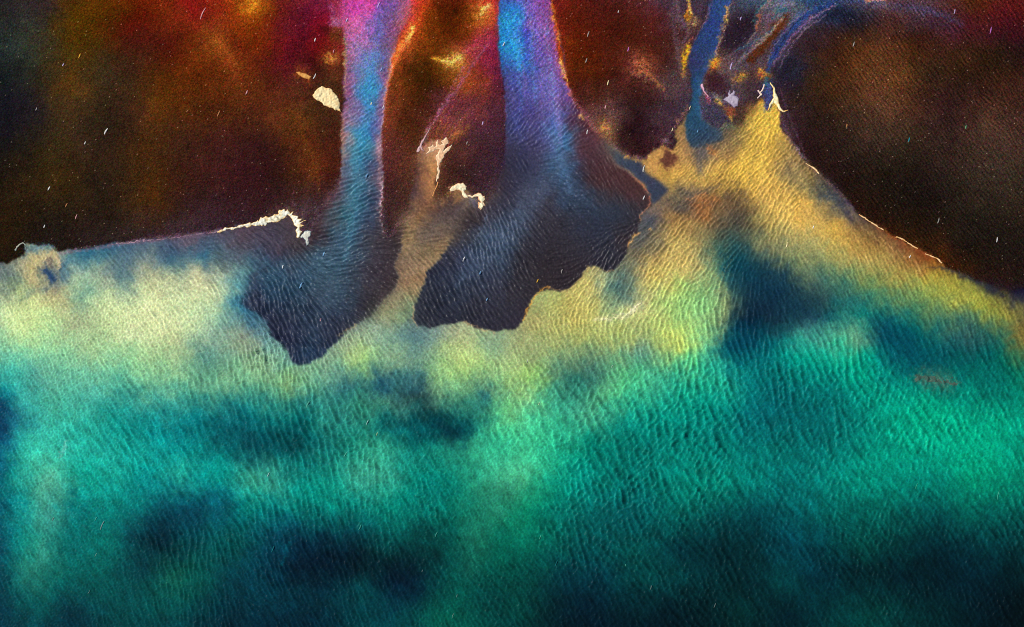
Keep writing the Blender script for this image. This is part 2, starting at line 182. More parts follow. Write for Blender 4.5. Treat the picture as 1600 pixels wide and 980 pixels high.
# ------------------------------------------------------------------ outlines of the surfaces
BIG = 1e5
COAST = [(-BIG, 412), (0, 411), (12, 411), (17, 411), (22, 407), (32, 405), (38, 396), (40, 388), (41, 381), (46, 382), (60, 384), (75, 383), (83, 384), (86, 392), (95, 395), (110, 393), (130, 389), (160, 384), (200, 379), (250, 374), (300, 367), (330, 363), (345, 360), (370, 354), (400, 350), (415, 345), (433, 337), (446, 332), (454, 338), (462, 352), (468, 366), (482, 380), (500, 400), (560, 420), (610, 390), (632, 344), (660, 335), (674, 319), (706, 314), (721, 293), (757, 320), (770, 306), (800, 280), (943, 219), (979, 245), (1000, 250), (1009, 249), (1020, 237), (1034, 229), (1041, 231), (1052, 236), (1056, 222), (1053, 212), (1056, 203), (1064, 192), (1073, 180), (1079, 170), (1100, 190), (1114, 200), (1129, 204), (1150, 198), (1162, 192), (1166, 178), (1178, 168), (1185, 158), (1190, 155), (1195, 159), (1197, 173), (1201, 172), (1205, 160), (1211, 158), (1215, 174), (1217, 190), (1224, 207), (1238, 224), (1250, 243), (1259, 255), (1279, 270), (1297, 291), (1315, 306), (1343, 335), (1366, 352), (1394, 369), (1432, 389), (1470, 409), (1478, 418), (1506, 429), (1539, 444), (1570, 454), (1600, 452), (BIG, 450), (BIG, BIG), (-BIG, BIG)]
P_LEFT = [(537, -BIG), (535, 0), (535, 38), (539, 77), (538, 115), (536, 158), (534, 191), (535, 250), (534, 263), (528, 296), (512, 314), (499, 339), (484, 372), (470, 385), (440, 405), (410, 420), (388, 428), (390, 440), (380, 468), (378, 476), (388, 484), (405, 490), (418, 505), (420, 518), (438, 538), (450, 551), (453, 564), (466, 572), (484, 569), (510, 551), (527, 536), (535, 520), (556, 508), (576, 496), (590, 485), (599, 469), (609, 462), (617, 444), (622, 426), (617, 416), (622, 400), (627, 388), (630, 365), (633, 350), (622, 362), (611, 372), (601, 372), (594, 339), (598, 301), (599, 275), (596, 250), (596, 199), (601, 158), (609, 120), (614, 89), (624, 59), (637, 26), (642, 0), (648, -BIG)]
P_CENTRE = [(780, -BIG), (780, 0), (778, 33), (780, 102), (788, 140), (790, 179), (789, 250), (772, 300), (757, 322), (742, 316), (722, 330), (714, 357), (703, 383), (693, 398), (678, 413), (668, 426), (664, 444), (655, 462), (650, 474), (646, 495), (651, 510), (680, 510), (701, 507), (724, 503), (747, 513), (772, 519), (785, 515), (805, 515), (815, 505), (825, 488), (828, 477), (838, 459), (855, 449), (866, 453), (884, 454), (894, 449), (907, 434), (920, 417), (933, 417), (945, 423), (958, 423), (968, 413), (976, 398), (981, 385), (989, 372), (996, 365), (1001, 344), (1000, 337), (1007, 328), (1017, 320), (1014, 306), (1004, 290), (989, 277), (966, 260), (950, 245), (943, 219), (925, 202), (910, 179), (894, 153), (884, 128), (874, 92), (869, 51), (864, 25), (861, 0), (860, -BIG)]
P_SAND = [(633, 345), (640, 325), (645, 300), (650, 270), (655, 245), (664, 228), (672, 220), (690, 218), (692, 235), (688, 250), (684, 273), (679, 296), (674, 319), (690, 312), (706, 305), (721, 291), (735, 305), (722, 330), (714, 357), (703, 383), (693, 398), (678, 413), (668, 426), (664, 444), (655, 462), (650, 474), (646, 495), (630, 505), (590, 505), (576, 496), (590, 485), (599, 469), (609, 462), (617, 444), (622, 426), (617, 416), (622, 400), (627, 388), (630, 365)]
P_CREEK = [(1112, -BIG), (1111, 0), (1106, 25), (1091, 56), (1075, 82), (1072, 102), (1081, 122), (1079, 163), (1070, 194), (1070, 214), (1081, 227), (1088, 231), (1114, 226), (1129, 217), (1129, 204), (1109, 196), (1096, 184), (1093, 153), (1097, 130), (1106, 112), (1119, 87), (1124, 59), (1134, 20), (1142, 0), (1144, -BIG)]
P_CHAN = [(938, 217), (953, 230), (979, 245), (1001, 254), (1012, 272), (1035, 288), (1046, 298), (1032, 309), (1019, 319), (1007, 288), (991, 275), (963, 255), (948, 240)]

w1, w2 = bandnoise(14, .5, 1), bandnoise(14, .5, 2)
w3, w4 = bandnoise(45, .4, 3), bandnoise(45, .4, 4)
calm = np.clip(np.maximum.reduce([-PX / 100, (PX - 1600) / 100, -PY / 80, (PY - 980) / 80]), 0, 1)
WX = PX + .6 * w1 + 1.0 * w3; WY = PY + .6 * w2 + 1.0 * w4

soft_at = [(440, 405, 45), (480, 350, 40), (600, 505, 35), (735, 345, 30), (630, 340, 20), (660, 260, 22), (700, 330, 22), (780, 280, 30), (1145, 200, 16), (1112, 232, 9), (1172, 170, 8), (1290, 290, 20), (515, 310, 22), (540, 20, 22), (640, 20, 30), (940, 240, 20), (1570, 450, 30), (385, 455, 18)]
SOFT = np.zeros((NY, NX))
for x, y, r in soft_at: SOFT = np.maximum(SOFT, np.exp(-0.5 * (((PX - x) ** 2 + (PY - y) ** 2) / r ** 2)))
def mask(poly, s):
    m = inside(poly, WX, WY).astype(float)
    return m, np.clip(blur(m, s) * (1 - SOFT) + blur(m, 9) * SOFT, 0, 1)

layers = [('mudflat', MUD, None, 0), ('sea', SEA, COAST, 1.3), ('sandbar', SAND, P_SAND, 1.6), ('river', LEFT, P_LEFT, 1.4),
          ('river', CENTRE, P_CENTRE, 1.2), ('creek', CREEK, P_CREEK, 1.5), ('channel', CHAN, P_CHAN, 2.0)]
jx, jy = bandnoise(60, .5, 8) * 3, bandnoise(60, .5, 9) * 3           # currents stir the silt a little
jx += bandnoise(20, .4, 18) * 2; jy += bandnoise(20, .4, 19) * 2
C = None; region = np.zeros((NY, NX), int); ALPHA = []
for i, (nm, P, poly, s) in enumerate(layers):
    f = sample(rbf(P, smooth=9.0 if nm == 'mudflat' else 1.0), PX + jx, PY + jy)
    if poly is None: C = f; ALPHA.append(np.ones((NY, NX))); continue
    hard, m = mask(poly, s)
    C = C * (1 - m[..., None]) + f * m[..., None]
    region[hard > 0.5] = i; ALPHA.append(m)
LAND = np.clip(1 - np.maximum.reduce(ALPHA[1:]), 0, 1)

# ------------------------------------------------------------------ streaks and patches of algae, silt and wet sand in the surfaces
frA, frB, frC = bandnoise(7, .5, 21), bandnoise(18, .5, 22), bandnoise(4.5, .4, 23)
FX = PX + 1.3 * frA + 1.8 * frB; FY = PY + 1.3 * bandnoise(7, .5, 24) + 1.8 * bandnoise(18, .5, 25)
def stroke(p, width, rgb, op=1.0, brk=0.0, warp=0.7, taper=True, soft=0.45):
    global C
    P = np.asarray(p, float); x0, y0 = P.min(0) - 6 * width - 12; x1, y1 = P.max(0) + 6 * width + 12
    i0, i1 = np.searchsorted(dx, [x0, x1]); j0, j1 = np.searchsorted(dy, [y0, y1])
    s = np.s_[j0:j1, i0:i1]
    X = PX[s] + (FX[s] - PX[s]) * warp; Y = PY[s] + (FY[s] - PY[s]) * warp
    d, t = seg_dist(P, X, Y)
    ww = width * (np.clip(np.sin(np.pi * np.clip(t, 0.03, 0.97)) * 1.4, 0.15, 1) if taper else 1)
    a = 1 / (1 + np.exp((d - ww / 2) / (soft * ww * 0.35 + 0.3)))
    if brk: a = a * np.clip(0.85 + .6 * brk * (0.5 * frB[s] + 0.5 * frA[s] + .35 * frC[s]), 0, 1)
    a = (a * op)[..., None]
    C[s] = C[s] * (1 - a) + np.array(rgb, float) * a
def patch(x, y, rx, ry, ang, rgb, op=1.0, brk=0.0, warp=1.0):
    c, s_ = math.cos(math.radians(ang)), math.sin(math.radians(ang))
    L = max(rx - ry, 0.1)
    stroke([(x - c * L, y - s_ * L), (x, y), (x + c * L, y + s_ * L)], 2 * ry, rgb, op, brk, warp, False, 0.9)

def area(poly, rgb, op=1.0, soft=2.0, warp=.7):
    global C
    P = np.asarray(poly, float); x0, y0 = P.min(0) - 6 * soft - 6; x1, y1 = P.max(0) + 6 * soft + 6
    i0, i1 = np.searchsorted(dx, [x0, x1]); j0, j1 = np.searchsorted(dy, [y0, y1]); s_ = np.s_[j0:j1, i0:i1]
    X = PX[s_] + (FX[s_] - PX[s_]) * warp; Y = PY[s_] + (FY[s_] - PY[s_]) * warp
    d, _ = seg_dist(list(poly) + [poly[0]], X, Y); d = np.where(inside(poly, X, Y), d, -d)
    a = (op / (1 + np.exp(-d / soft)))[..., None]
    C[s_] = C[s_] * (1 - a) + np.array(rgb, float) * a

GOLD, ORNG, CREAM, MAUV = (235, 170, 60), (200, 90, 25), (240, 215, 160), (140, 105, 125)
# mud between the two big streams
stroke([(662, 20), (645, 45), (630, 65), (618, 90), (610, 118)], 10, (205, 95, 35), .8, .6)
stroke([(648, 38), (640, 60), (628, 75)], 5, (235, 170, 70), .7, .9)
patch(757, 18, 11, 8, -40, (245, 185, 80), .95, 1.1)
patch(752, 32, 16, 12, -50, (180, 95, 25), .6, .7)
stroke([(676, 92), (690, 95), (703, 96), (716, 92), (722, 86)], 7, GOLD, .9, 1.0)
patch(711, 95, 12, 7, -25, (250, 205, 95), .9, .8)
stroke([(722, 90), (735, 76), (750, 66), (768, 58)], 9, (165, 60, 75), .7, .4)
stroke([(690, 180), (705, 155), (722, 125), (740, 90), (755, 70)], 12, (145, 65, 75), .5, .6)
stroke([(668, 205), (680, 185), (700, 160), (718, 130)], 5, (150, 85, 100), .55, .6)
stroke([(658, 235), (664, 215), (672, 200)], 4, (180, 140, 135), .8, .4)
for k in range(11):
    x = 664 + k * 4.2
    stroke([(x, 235 - k * .5), (x + 4 + k * .8, 205), (x + 12 + 3.0 * k, 172 - k)], 2.2, (185, 105, 60) if k % 2 else (150, 75, 85), .7, .7)
stroke([(700, 224), (716, 210), (738, 196)], 8, (180, 110, 55), .7, .6)
stroke([(600, 200), (594, 235), (593, 262), (597, 300), (595, 340), (600, 362), (606, 374), (614, 364), (626, 345)], 4.5, (150, 112, 122), .85, .4)
stroke([(598, 270), (597, 310), (596, 335)], 2, (215, 195, 205), .7, .9)
stroke([(592, 215), (590, 240)], 5, (185, 130, 150), .6, .5)
stroke([(602, 160), (606, 125), (612, 95)], 6, (165, 80, 60), .7, .6)
# edges of the left stream
stroke([(516, 0), (520, 18), (524, 38), (536, 34)], 7, (165, 90, 130), .65, .6)
stroke([(539, 50), (541, 110), (538, 160)], 2.5, (190, 150, 130), .6, .6)
stroke([(536, 170), (535, 210), (538, 255)], 4, (190, 145, 120), .7, .4)
patch(519, 93, 7, 5, 60, (200, 120, 50), .9, .9)
stroke([(508, 100), (518, 90)], 6, (165, 80, 30), .7, .6)
patch(475, 118, 12, 6, 30, (170, 90, 35), .8, .6)
patch(395, 8, 12, 8, -30, (220, 145, 40), .9, .8)
stroke([(330, 50), (345, 68), (362, 92), (378, 110)], 12, (175, 95, 35), .5, .5)
stroke([(468, 200), (482, 228), (494, 258), (500, 300)], 9, (125, 65, 28), .55, .6)
stroke([(534, 268), (520, 300), (506, 325), (494, 352)], 5, (110, 80, 88), .6, .5)
stroke([(462, 322), (456, 310), (462, 298)], 2, (120, 90, 95), .6, .6)
stroke([(505, 330), (490, 352), (484, 372), (470, 388)], 4, (105, 88, 98), .6, .5)
for x0, y0, x1, y1 in [(455, 330, 448, 318), (470, 345, 478, 328), (478, 362, 500, 338), (440, 405, 432, 380)]:
    stroke([(x0, y0), (x1, y1)], 2.5, (110, 85, 92), .5, .6)
# left shore
stroke([(95, 396), (130, 390), (200, 380), (260, 373), (300, 368), (345, 361)], 4, (140, 110, 130), .75, .5, .5, False)
stroke([(200, 378), (250, 372), (320, 363)], 7, (90, 68, 85), .5, .4)
stroke([(40, 384), (60, 386), (84, 384), (90, 394)], 3, (150, 180, 185), .7, .7)
stroke([(30, 470), (60, 448), (75, 428)], 9, (95, 120, 115), .45, .5)
stroke([(62, 448), (55, 425), (64, 408), (80, 398), (90, 405), (92, 425)], 7, (205, 195, 150), .7, .4)
stroke([(74, 418), (78, 430), (82, 440)], 8, (40, 75, 110), .7, .4)
# banks of the centre stream
stroke([(862, 0), (865, 28), (868, 42)], 5, (240, 150, 45), .9, .7, .5)
stroke([(866, 20), (871, 58), (875, 92), (884, 125), (893, 150)], 6, (210, 85, 35), .85, .5, .6)
stroke([(873, 88), (878, 104), (882, 116), (887, 132)], 4, (255, 195, 100), .95, .7, .5)
stroke([(872, 45), (874, 70)], 3, (245, 150, 60), .8, .7, .5)
stroke([(876, 60), (892, 66), (905, 70)], 8, (130, 55, 12), .5, .5)
stroke([(888, 135), (898, 158), (912, 178), (928, 200), (942, 216)], 5, (150, 90, 100), .7, .4, .6)
stroke([(905, 178), (912, 188)], 4, (230, 170, 90), .9, .5)
stroke([(790, 60), (788, 110), (793, 150), (792, 220), (780, 290)], 3, (75, 55, 85), .5, .4)
stroke([(812, 110), (846, 185), (862, 225), (872, 262)], 8, (98, 90, 150), .35, .3)
stroke([(848, 40), (858, 100), (868, 160), (876, 205), (880, 250)], 7, (135, 125, 185), .45, .4)
stroke([(838, 175), (830, 205), (826, 250)], 6, (95, 75, 120), .3, .3)
stroke([(1016, 320), (1015, 306), (1004, 289), (990, 277)], 1.8, (205, 110, 80), .9, .3, .4, False)
stroke([(990, 277), (966, 259), (950, 243)], 2, (120, 90, 95), .7, .3, .4, False)
stroke([(1000, 345), (1001, 337), (1008, 328), (1017, 320)], 2, (190, 130, 90), .8, .3, .4, False)
stroke([(982, 384), (988, 372), (995, 366), (999, 364)], 2.4, (245, 180, 95), .95, .3, .4, False)
stroke([(1012, 356), (1019, 362)], 3, (230, 170, 90), .8, .4)
stroke([(817, 500), (828, 477), (838, 460), (850, 451), (858, 449)], 2.0, (235, 165, 60), .9, .4, .4, False)
stroke([(858, 449), (868, 454), (884, 455), (895, 449), (907, 434), (920, 418), (933, 418), (946, 424), (960, 423)], 1.6, (200, 165, 105), .6, .4, .4, False)
stroke([(646, 478), (645, 495), (651, 510)], 2, (215, 180, 125), .8, .3, .4, False)
stroke([(725, 503), (748, 513), (772, 520)], 1.8, (215, 175, 120), .7, .4, .4, False)
stroke([(530, 525), (535, 519), (557, 507)], 1.8, (200, 170, 120), .6, .4, .4, False)
# mud between the centre stream and the creek
patch(1004, 106, 10, 9, 70, (250, 165, 80), .95, 1.0)
patch(1002, 104, 16, 13, 70, (190, 85, 75), .55, .6)
stroke([(1010, 115), (1022, 125), (1032, 136), (1040, 142)], 6, (215, 135, 60), .75, 1.0)
stroke([(990, 118), (1010, 122), (1045, 135)], 12, (110, 75, 80), .4, .6)
stroke([(950, 150), (955, 175), (950, 205)], 10, (120, 80, 80), .5, .5)
patch(945, 201, 7, 6, 80, (230, 160, 85), .9, .9)
stroke([(1052, 0), (1055, 25), (1063, 38), (1068, 50)], 12, (110, 85, 95), .6, .5)
stroke([(1073, 0), (1077, 15), (1080, 24)], 4, (245, 190, 90), .95, .4)
stroke([(1080, 22), (1075, 28), (1073, 34)], 6, (225, 150, 40), .9, .6)
patch(1084, 37, 5, 4, -45, (255, 205, 125), .95, .4)
stroke([(1077, 70), (1070, 90), (1068, 112)], 8, (235, 170, 35), .9, .8)
stroke([(1060, 62), (1060, 95), (1070, 120)], 12, (110, 80, 75), .5, .5)
stroke([(1076, 165), (1066, 182), (1052, 200)], 5, (175, 120, 95), .7, .6)
stroke([(950, 222), (972, 238), (990, 246), (1012, 247), (1030, 232), (1046, 210), (1060, 195)], 4, (125, 95, 100), .7, .5, .5)
stroke([(972, 242), (985, 248), (1000, 250)], 4, (205, 150, 85), .8, .7)
stroke([(1005, 258), (1020, 262), (1035, 248), (1042, 230)], 9, (205, 150, 90), .6, .6)
# right of the creek
stroke([(1136, 15), (1130, 38), (1124, 62), (1121, 85)], 3, (190, 140, 90), .6, .8)
patch(1118, 98, 7, 5, -60, (220, 140, 40), .9, .9)
patch(1158, 121, 8, 5, -30, (235, 170, 60), .95, .9)
patch(1190, 116, 6, 4, 70, (220, 140, 50), .9, .9)
stroke([(1097, 135), (1104, 150), (1112, 162)], 4, (170, 145, 165), .7, .6)
stroke([(1150, 168), (1140, 172), (1135, 178)], 6, (165, 85, 50), .6, .8)
stroke([(1145, 172), (1143, 190)], 5, (190, 130, 70), .8, .6)
stroke([(1300, 3), (1272, 12), (1244, 38), (1222, 68), (1206, 90), (1200, 104)], 5, (125, 110, 145), .7, .4)
stroke([(1285, 5), (1258, 25), (1236, 48), (1214, 80), (1203, 100)], 6, (35, 75, 130), .7, .4)
stroke([(1200, 95), (1180, 105), (1150, 110), (1130, 120)], 8, (85, 75, 90), .5, .6)
stroke([(1228, 40), (1205, 62), (1180, 75), (1160, 88)], 8, (105, 98, 120), .55, .6)
stroke([(1200, 20), (1185, 40), (1170, 75), (1150, 105)], 7, (85, 82, 105), .5, .6)
stroke([(1250, 0), (1225, 12), (1200, 24), (1188, 40)], 6, (130, 125, 135), .5, .7)
stroke([(1290, 2), (1340, 6), (1400, 12), (1450, 18), (1490, 32)], 10, (75, 72, 100), .55, .5)
patch(1368, 1, 14, 3, 0, (215, 150, 125), .8, .7)
stroke([(1222, 180), (1228, 205), (1240, 228), (1258, 250)], 8, (105, 80, 92), .6, .6)
stroke([(1240, 226), (1250, 240), (1262, 254)], 4, (150, 120, 130), .7, .6)
stroke([(1262, 258), (1290, 282), (1315, 306), (1344, 336)], 4, (110, 80, 90), .7, .4, .5)
stroke([(1344, 336), (1394, 370), (1440, 393), (1475, 412)], 4, (165, 90, 50), .7, .4, .5)
for k in range(6):
    stroke([(1330 + 14 * k, 342 + 9 * k), (1362 + 14 * k, 372 + 8 * k), (1392 + 10 * k, 404 + 6 * k)], 2.0, (215, 175, 110) if k % 2 else (105, 75, 45), .5, .6)
stroke([(1448, 418), (1478, 420), (1510, 432), (1545, 450), (1578, 466)], 6, (48, 50, 58), .8, .4)

# folds in the two big streams: paler moving water beside still brown water
stroke([(590, 0), (592, 40), (590, 75)], 10, (92, 92, 175), .6, .3)
stroke([(583, 85), (580, 130), (577, 170), (566, 215), (562, 260)], 15, (48, 138, 185), .55, .3)
stroke([(556, 215), (556, 270), (556, 320), (548, 370), (536, 420)], 16, (72, 135, 158), .45, .3)
stroke([(600, 330), (592, 380), (584, 420), (572, 460)], 26, (58, 50, 60), .7, .2, .7, True, .9)
stroke([(604, 365), (612, 400), (606, 440), (592, 472)], 20, (58, 46, 54), .7, .2, .7, True, .8)
stroke([(548, 400), (520, 450), (495, 500), (480, 545)], 26, (64, 90, 112), .35, .2, .7, True, .9)
stroke([(505, 392), (470, 402), (442, 416), (418, 440)], 22, (60, 98, 122), .45, .2, .7, True, .9)
stroke([(398, 440), (404, 475), (432, 515), (458, 555)], 16, (38, 46, 68), .6, .2)
stroke([(846, 190), (866, 215), (876, 250), (886, 285), (896, 310)], 14, (78, 112, 150), .6, .3)
stroke([(850, 90), (862, 140), (872, 185), (876, 225)], 11, (128, 120, 185), .5, .4)
stroke([(872, 262), (850, 300), (822, 338), (785, 368), (752, 402), (712, 446)], 34, (78, 94, 120), .6, .2, .7, True, .9)
stroke([(880, 275), (905, 305), (930, 325)], 14, (62, 80, 108), .5, .2)
stroke([(868, 300), (845, 345), (818, 392), (806, 440), (790, 478)], 22, (47, 42, 50), .7, .2, .7, True, .9)
stroke([(800, 225), (800, 270), (790, 310)], 18, (50, 46, 66), .6, .2)
stroke([(826, 205), (834, 240), (838, 270)], 10, (62, 58, 92), .5, .2)
stroke([(905, 215), (935, 255), (970, 290), (1000, 318)], 20, (76, 44, 50), .7, .2, .7, True, .8)
stroke([(890, 330), (925, 360), (960, 372)], 30, (46, 52, 72), .5, .2, .7, True, .9)
stroke([(812, 8), (800, 40), (806, 80), (816, 118)], 13, (42, 150, 212), .7, .7)
stroke([(822, 40), (826, 70), (820, 100)], 9, (64, 58, 175), .5, .7)
stroke([(838, 0), (846, 40), (852, 80)], 14, (138, 82, 165), .5, .6)
for k in range(9):
    a0 = 800 + 9 * k
    stroke([(a0, 20 + 13 * (k % 3)), (a0 + 10, 90 + 20 * (k % 4)), (a0 + 16 - k, 180)], 3, [(90, 150, 210), (150, 110, 190), (55, 60, 140)][k % 3], .45, .9)
# round the creek and the head of the yellow silt
area([(1100, 118), (1112, 112), (1128, 120), (1137, 136), (1136, 152), (1120, 150), (1106, 140)], (62, 35, 44), .9, 2)
area([(1098, 180), (1143, 178), (1146, 192), (1130, 199), (1112, 196)], (62, 55, 72), .8, 2)
stroke([(1124, 200), (1136, 198), (1150, 198)], 8, (125, 132, 100), .7, .4)
area([(1039, 231), (1061, 247), (1052, 258), (1041, 267), (1031, 252)], (86, 46, 42), .9, 2)
area([(1009, 249), (1020, 237), (1035, 229), (1039, 233), (1036, 245), (1024, 256), (1031, 272), (1022, 268), (1010, 256)], (205, 152, 84), .9, 1.2)
stroke([(1031, 222), (1040, 220), (1048, 228)], 6, (130, 105, 115), .7, .4)
area([(1082, 230), (1104, 229), (1108, 242), (1100, 256), (1096, 272), (1088, 262)], (88, 86, 92), .75, 3)
stroke([(1104, 228), (1114, 236), (1122, 246)], 8, (190, 115, 60), .6, .6)
area([(1193, 130), (1199, 127), (1205, 133), (1209, 150), (1204, 161), (1200, 174), (1197, 172), (1195, 158), (1190, 150)], (70, 82, 135), .85, 1.5)
patch(1198, 129, 4, 4, 0, (30, 110, 118), .8, .3)
area([(1131, 168), (1145, 170), (1147, 180), (1135, 181)], (168, 84, 48), .8, 1.5)
stroke([(1141, 180), (1143, 192)], 3.5, (235, 175, 60), .9, .3, .4)
area([(1164, 186), (1165, 172), (1178, 166), (1186, 168), (1176, 182)], (165, 115, 55), .6, 3)
stroke([(1185, 165), (1188, 158), (1193, 160)], 6, (205, 135, 45), .8, .3)
patch(1117, 99, 5, 3.4, -65, (250, 175, 45), .95, .5, .6)
stroke([(1112, 104), (1116, 108)], 4, (215, 70, 40), .8, .4, .5)
stroke([(1150, 127), (1156, 121), (1165, 116)], 7, (250, 180, 50), .98, .5, .6)
stroke([(1187, 107), (1189, 114), (1188, 121)], 5, (245, 165, 55), .9, .5, .6)
stroke([(1184, 116), (1187, 120)], 4, (220, 75, 45), .8, .4, .5)
patch(1199, 116, 3, 3, 0, (240, 160, 60), .85, .4)
stroke([(1101, 149), (1106, 157), (1112, 165)], 3.6, (205, 70, 90), .75, .4, .5)
# ridges and side channels right of the creek
area([(1146, 40), (1160, 30), (1178, 26), (1178, 50), (1170, 66), (1142, 72), (1136, 62)], (40, 31, 44), .75, 4)
stroke([(1150, 42), (1162, 38), (1168, 32)], 8, (78, 30, 32), .6, .5)
area([(1182, 14), (1196, 14), (1207, 24), (1206, 42), (1196, 56), (1184, 60), (1180, 40)], (98, 78, 88), .7, 3)
stroke([(1224, 28), (1212, 46), (1196, 66), (1180, 84), (1170, 98)], 17, (84, 40, 20), .8, .3)
stroke([(1205, 50), (1188, 66), (1170, 79)], 4.5, (165, 148, 135), .75, .6)
stroke([(1174, 66), (1160, 73), (1150, 78)], 6, (58, 90, 106), .6, .5)
stroke([(1233, 38), (1218, 60), (1206, 86), (1200, 100)], 9, (38, 62, 122), .75, .3)
stroke([(1262, 22), (1240, 40), (1216, 72), (1206, 92)], 3, (34, 44, 88), .7, .4)
stroke([(1300, 8), (1270, 28), (1246, 48), (1230, 68), (1216, 88)], 4.5, (120, 88, 128), .75, .5)
stroke([(1208, 12), (1222, 16), (1234, 20)], 7, (42, 88, 104), .6, .5)
area([(1233, 8), (1256, 6), (1262, 14), (1240, 20)], (98, 90, 86), .6, 3)
area([(1280, 16), (1318, 14), (1340, 24), (1320, 36), (1284, 34)], (22, 27, 44), .7, 5)
stroke([(1188, 16), (1196, 8), (1204, 0)], 3, (190, 165, 150), .7, .7)
stroke([(1184, 20), (1186, 36), (1180, 52)], 4, (130, 60, 62), .6, .6)
stroke([(1135, 8), (1135, 24), (1135, 40)], 3.4, (195, 150, 85), .8, .7, .6)
def vein(p, w, rgb, op=.85): stroke(p, w, rgb, op, .5, .5, False, .22)
BLU, LIL, DRK, RUST = (40, 66, 128), (132, 104, 142), (34, 28, 42), (150, 78, 40)
area([(1142, 30), (1164, 22), (1180, 14), (1182, 30), (1176, 56), (1164, 68), (1142, 76), (1128, 78), (1130, 58)], (42, 30, 42), .7, 2.5, .5)
vein([(1306, 2), (1286, 12), (1262, 22), (1246, 36), (1228, 58), (1214, 80), (1203, 98), (1199, 112)], 7, BLU)
vein([(1306, 8), (1276, 24), (1250, 44), (1232, 66), (1217, 88), (1208, 104)], 2.8, LIL)
vein([(1262, 16), (1236, 36), (1220, 56), (1204, 82), (1198, 98)], 2.2, (110, 98, 128))
vein([(1256, 26), (1238, 42), (1222, 64), (1208, 88)], 1.8, DRK, .8)
vein([(1228, 28), (1216, 46), (1200, 64), (1184, 82), (1172, 98)], 12, (88, 42, 20), .85)
vein([(1222, 30), (1206, 50), (1190, 66), (1172, 80), (1156, 94)], 3, (160, 138, 128))
vein([(1208, 44), (1192, 58), (1174, 68), (1160, 76), (1148, 80)], 3.2, (66, 92, 116))
vein([(1204, 0), (1196, 10), (1188, 18), (1184, 34), (1180, 52), (1168, 68)], 3.2, (150, 118, 118))
vein([(1198, 0), (1188, 12), (1180, 22), (1178, 40)], 2.4, (60, 110, 120))
vein([(1188, 20), (1186, 34), (1182, 46)], 3, RUST, .7)
vein([(1215, 8), (1204, 18), (1200, 32), (1196, 50)], 2.4, (110, 92, 112))
vein([(1230, 14), (1214, 20), (1206, 30)], 3, (44, 86, 104))
vein([(1143, 4), (1136, 20), (1135, 36), (1128, 58), (1121, 76), (1119, 88)], 2.4, (170, 128, 112))
vein([(1136, 12), (1135, 36)], 2.6, (205, 155, 70))
vein([(1112, 2), (1106, 26), (1094, 46), (1086, 62)], 2, (130, 96, 120))
vein([(1058, 0), (1060, 24), (1070, 40), (1076, 52), (1068, 66)], 5, (120, 92, 104), .7)
vein([(1076, 0), (1078, 14), (1081, 24)], 3.2, (252, 200, 100))
vein([(1074, 16), (1072, 30)], 4, (225, 140, 35))
vein([(1076, 74), (1071, 92), (1067, 108), (1068, 118)], 5, (240, 178, 40))
vein([(1082, 60), (1072, 70), (1062, 78)], 2.4, (190, 110, 90), .7)
vein([(1046, 20), (1056, 60), (1062, 100), (1072, 130), (1078, 150)], 7, (98, 74, 84), .55)
vein([(1400, 6), (1440, 14), (1476, 24), (1500, 38)], 9, (72, 62, 92), .5)
vein([(1300, 4), (1340, 3), (1380, 6)], 4, (60, 78, 116), .7)
vein([(1354, 0), (1382, 1)], 3, (225, 140, 115), .8)
vein([(1176, 100), (1156, 104), (1138, 112), (1122, 114)], 3, (100, 92, 112), .6)
area([(1238, 60), (1262, 44), (1290, 40), (1300, 60), (1270, 84), (1240, 96)], (50, 32, 34), .6, 4)
area([(1216, 100), (1240, 92), (1250, 116), (1236, 136), (1218, 128)], (36, 32, 48), .6, 4)
area([(1146, 112), (1170, 122), (1184, 138), (1176, 152), (1156, 142)], (58, 42, 50), .6, 3)
vein([(1290, 24), (1262, 42), (1240, 66), (1226, 90), (1214, 112)], 1.8, (150, 122, 150), .7)
vein([(1214, 40), (1204, 50), (1190, 60)], 1.6, (200, 178, 150), .7)
vein([(1148, 84), (1134, 90), (1124, 104)], 2, (130, 112, 120), .6)
vein([(1240, 8), (1222, 4), (1206, 10)], 2, (165, 158, 160), .6)
vein([(1180, 62), (1170, 84), (1150, 100)], 2.4, (108, 90, 104), .6)
vein([(1218, 140), (1228, 170), (1240, 200), (1256, 236)], 2.4, (96, 72, 88), .6)
# veins between the two big streams
vein([(672, 200), (684, 180), (700, 158), (716, 138), (732, 112), (748, 90), (764, 68)], 4, (150, 88, 118), .6)
vein([(680, 186), (698, 152), (712, 126), (726, 104)], 2.2, (178, 112, 130), .6)
vein([(690, 190), (716, 158), (738, 140), (764, 132)], 2.4, (140, 66, 70), .5)
vein([(700, 92), (712, 88), (724, 82), (738, 76), (756, 74)], 2.2, (205, 120, 90), .7)
vein([(690, 96), (700, 97), (712, 97), (722, 90)], 4, (255, 212, 110), .9)
vein([(674, 90), (686, 95)], 2.4, (235, 150, 45), .85)
vein([(752, 22), (757, 14), (764, 10)], 5, (255, 205, 115), .85)
vein([(775, 0), (777, 40), (779, 90), (786, 140), (788, 190)], 2, (120, 66, 92), .6)
vein([(786, 110), (788, 180), (787, 240), (776, 292)], 1.6, (48, 30, 40), .7)
vein([(642, 36), (636, 58), (626, 74), (616, 96), (609, 128)], 4, (225, 125, 55), .7)
vein([(646, 42), (643, 54), (634, 68)], 2.4, (255, 200, 110), .8)
vein([(612, 110), (604, 150), (600, 190)], 3.4, (150, 75, 60), .6)
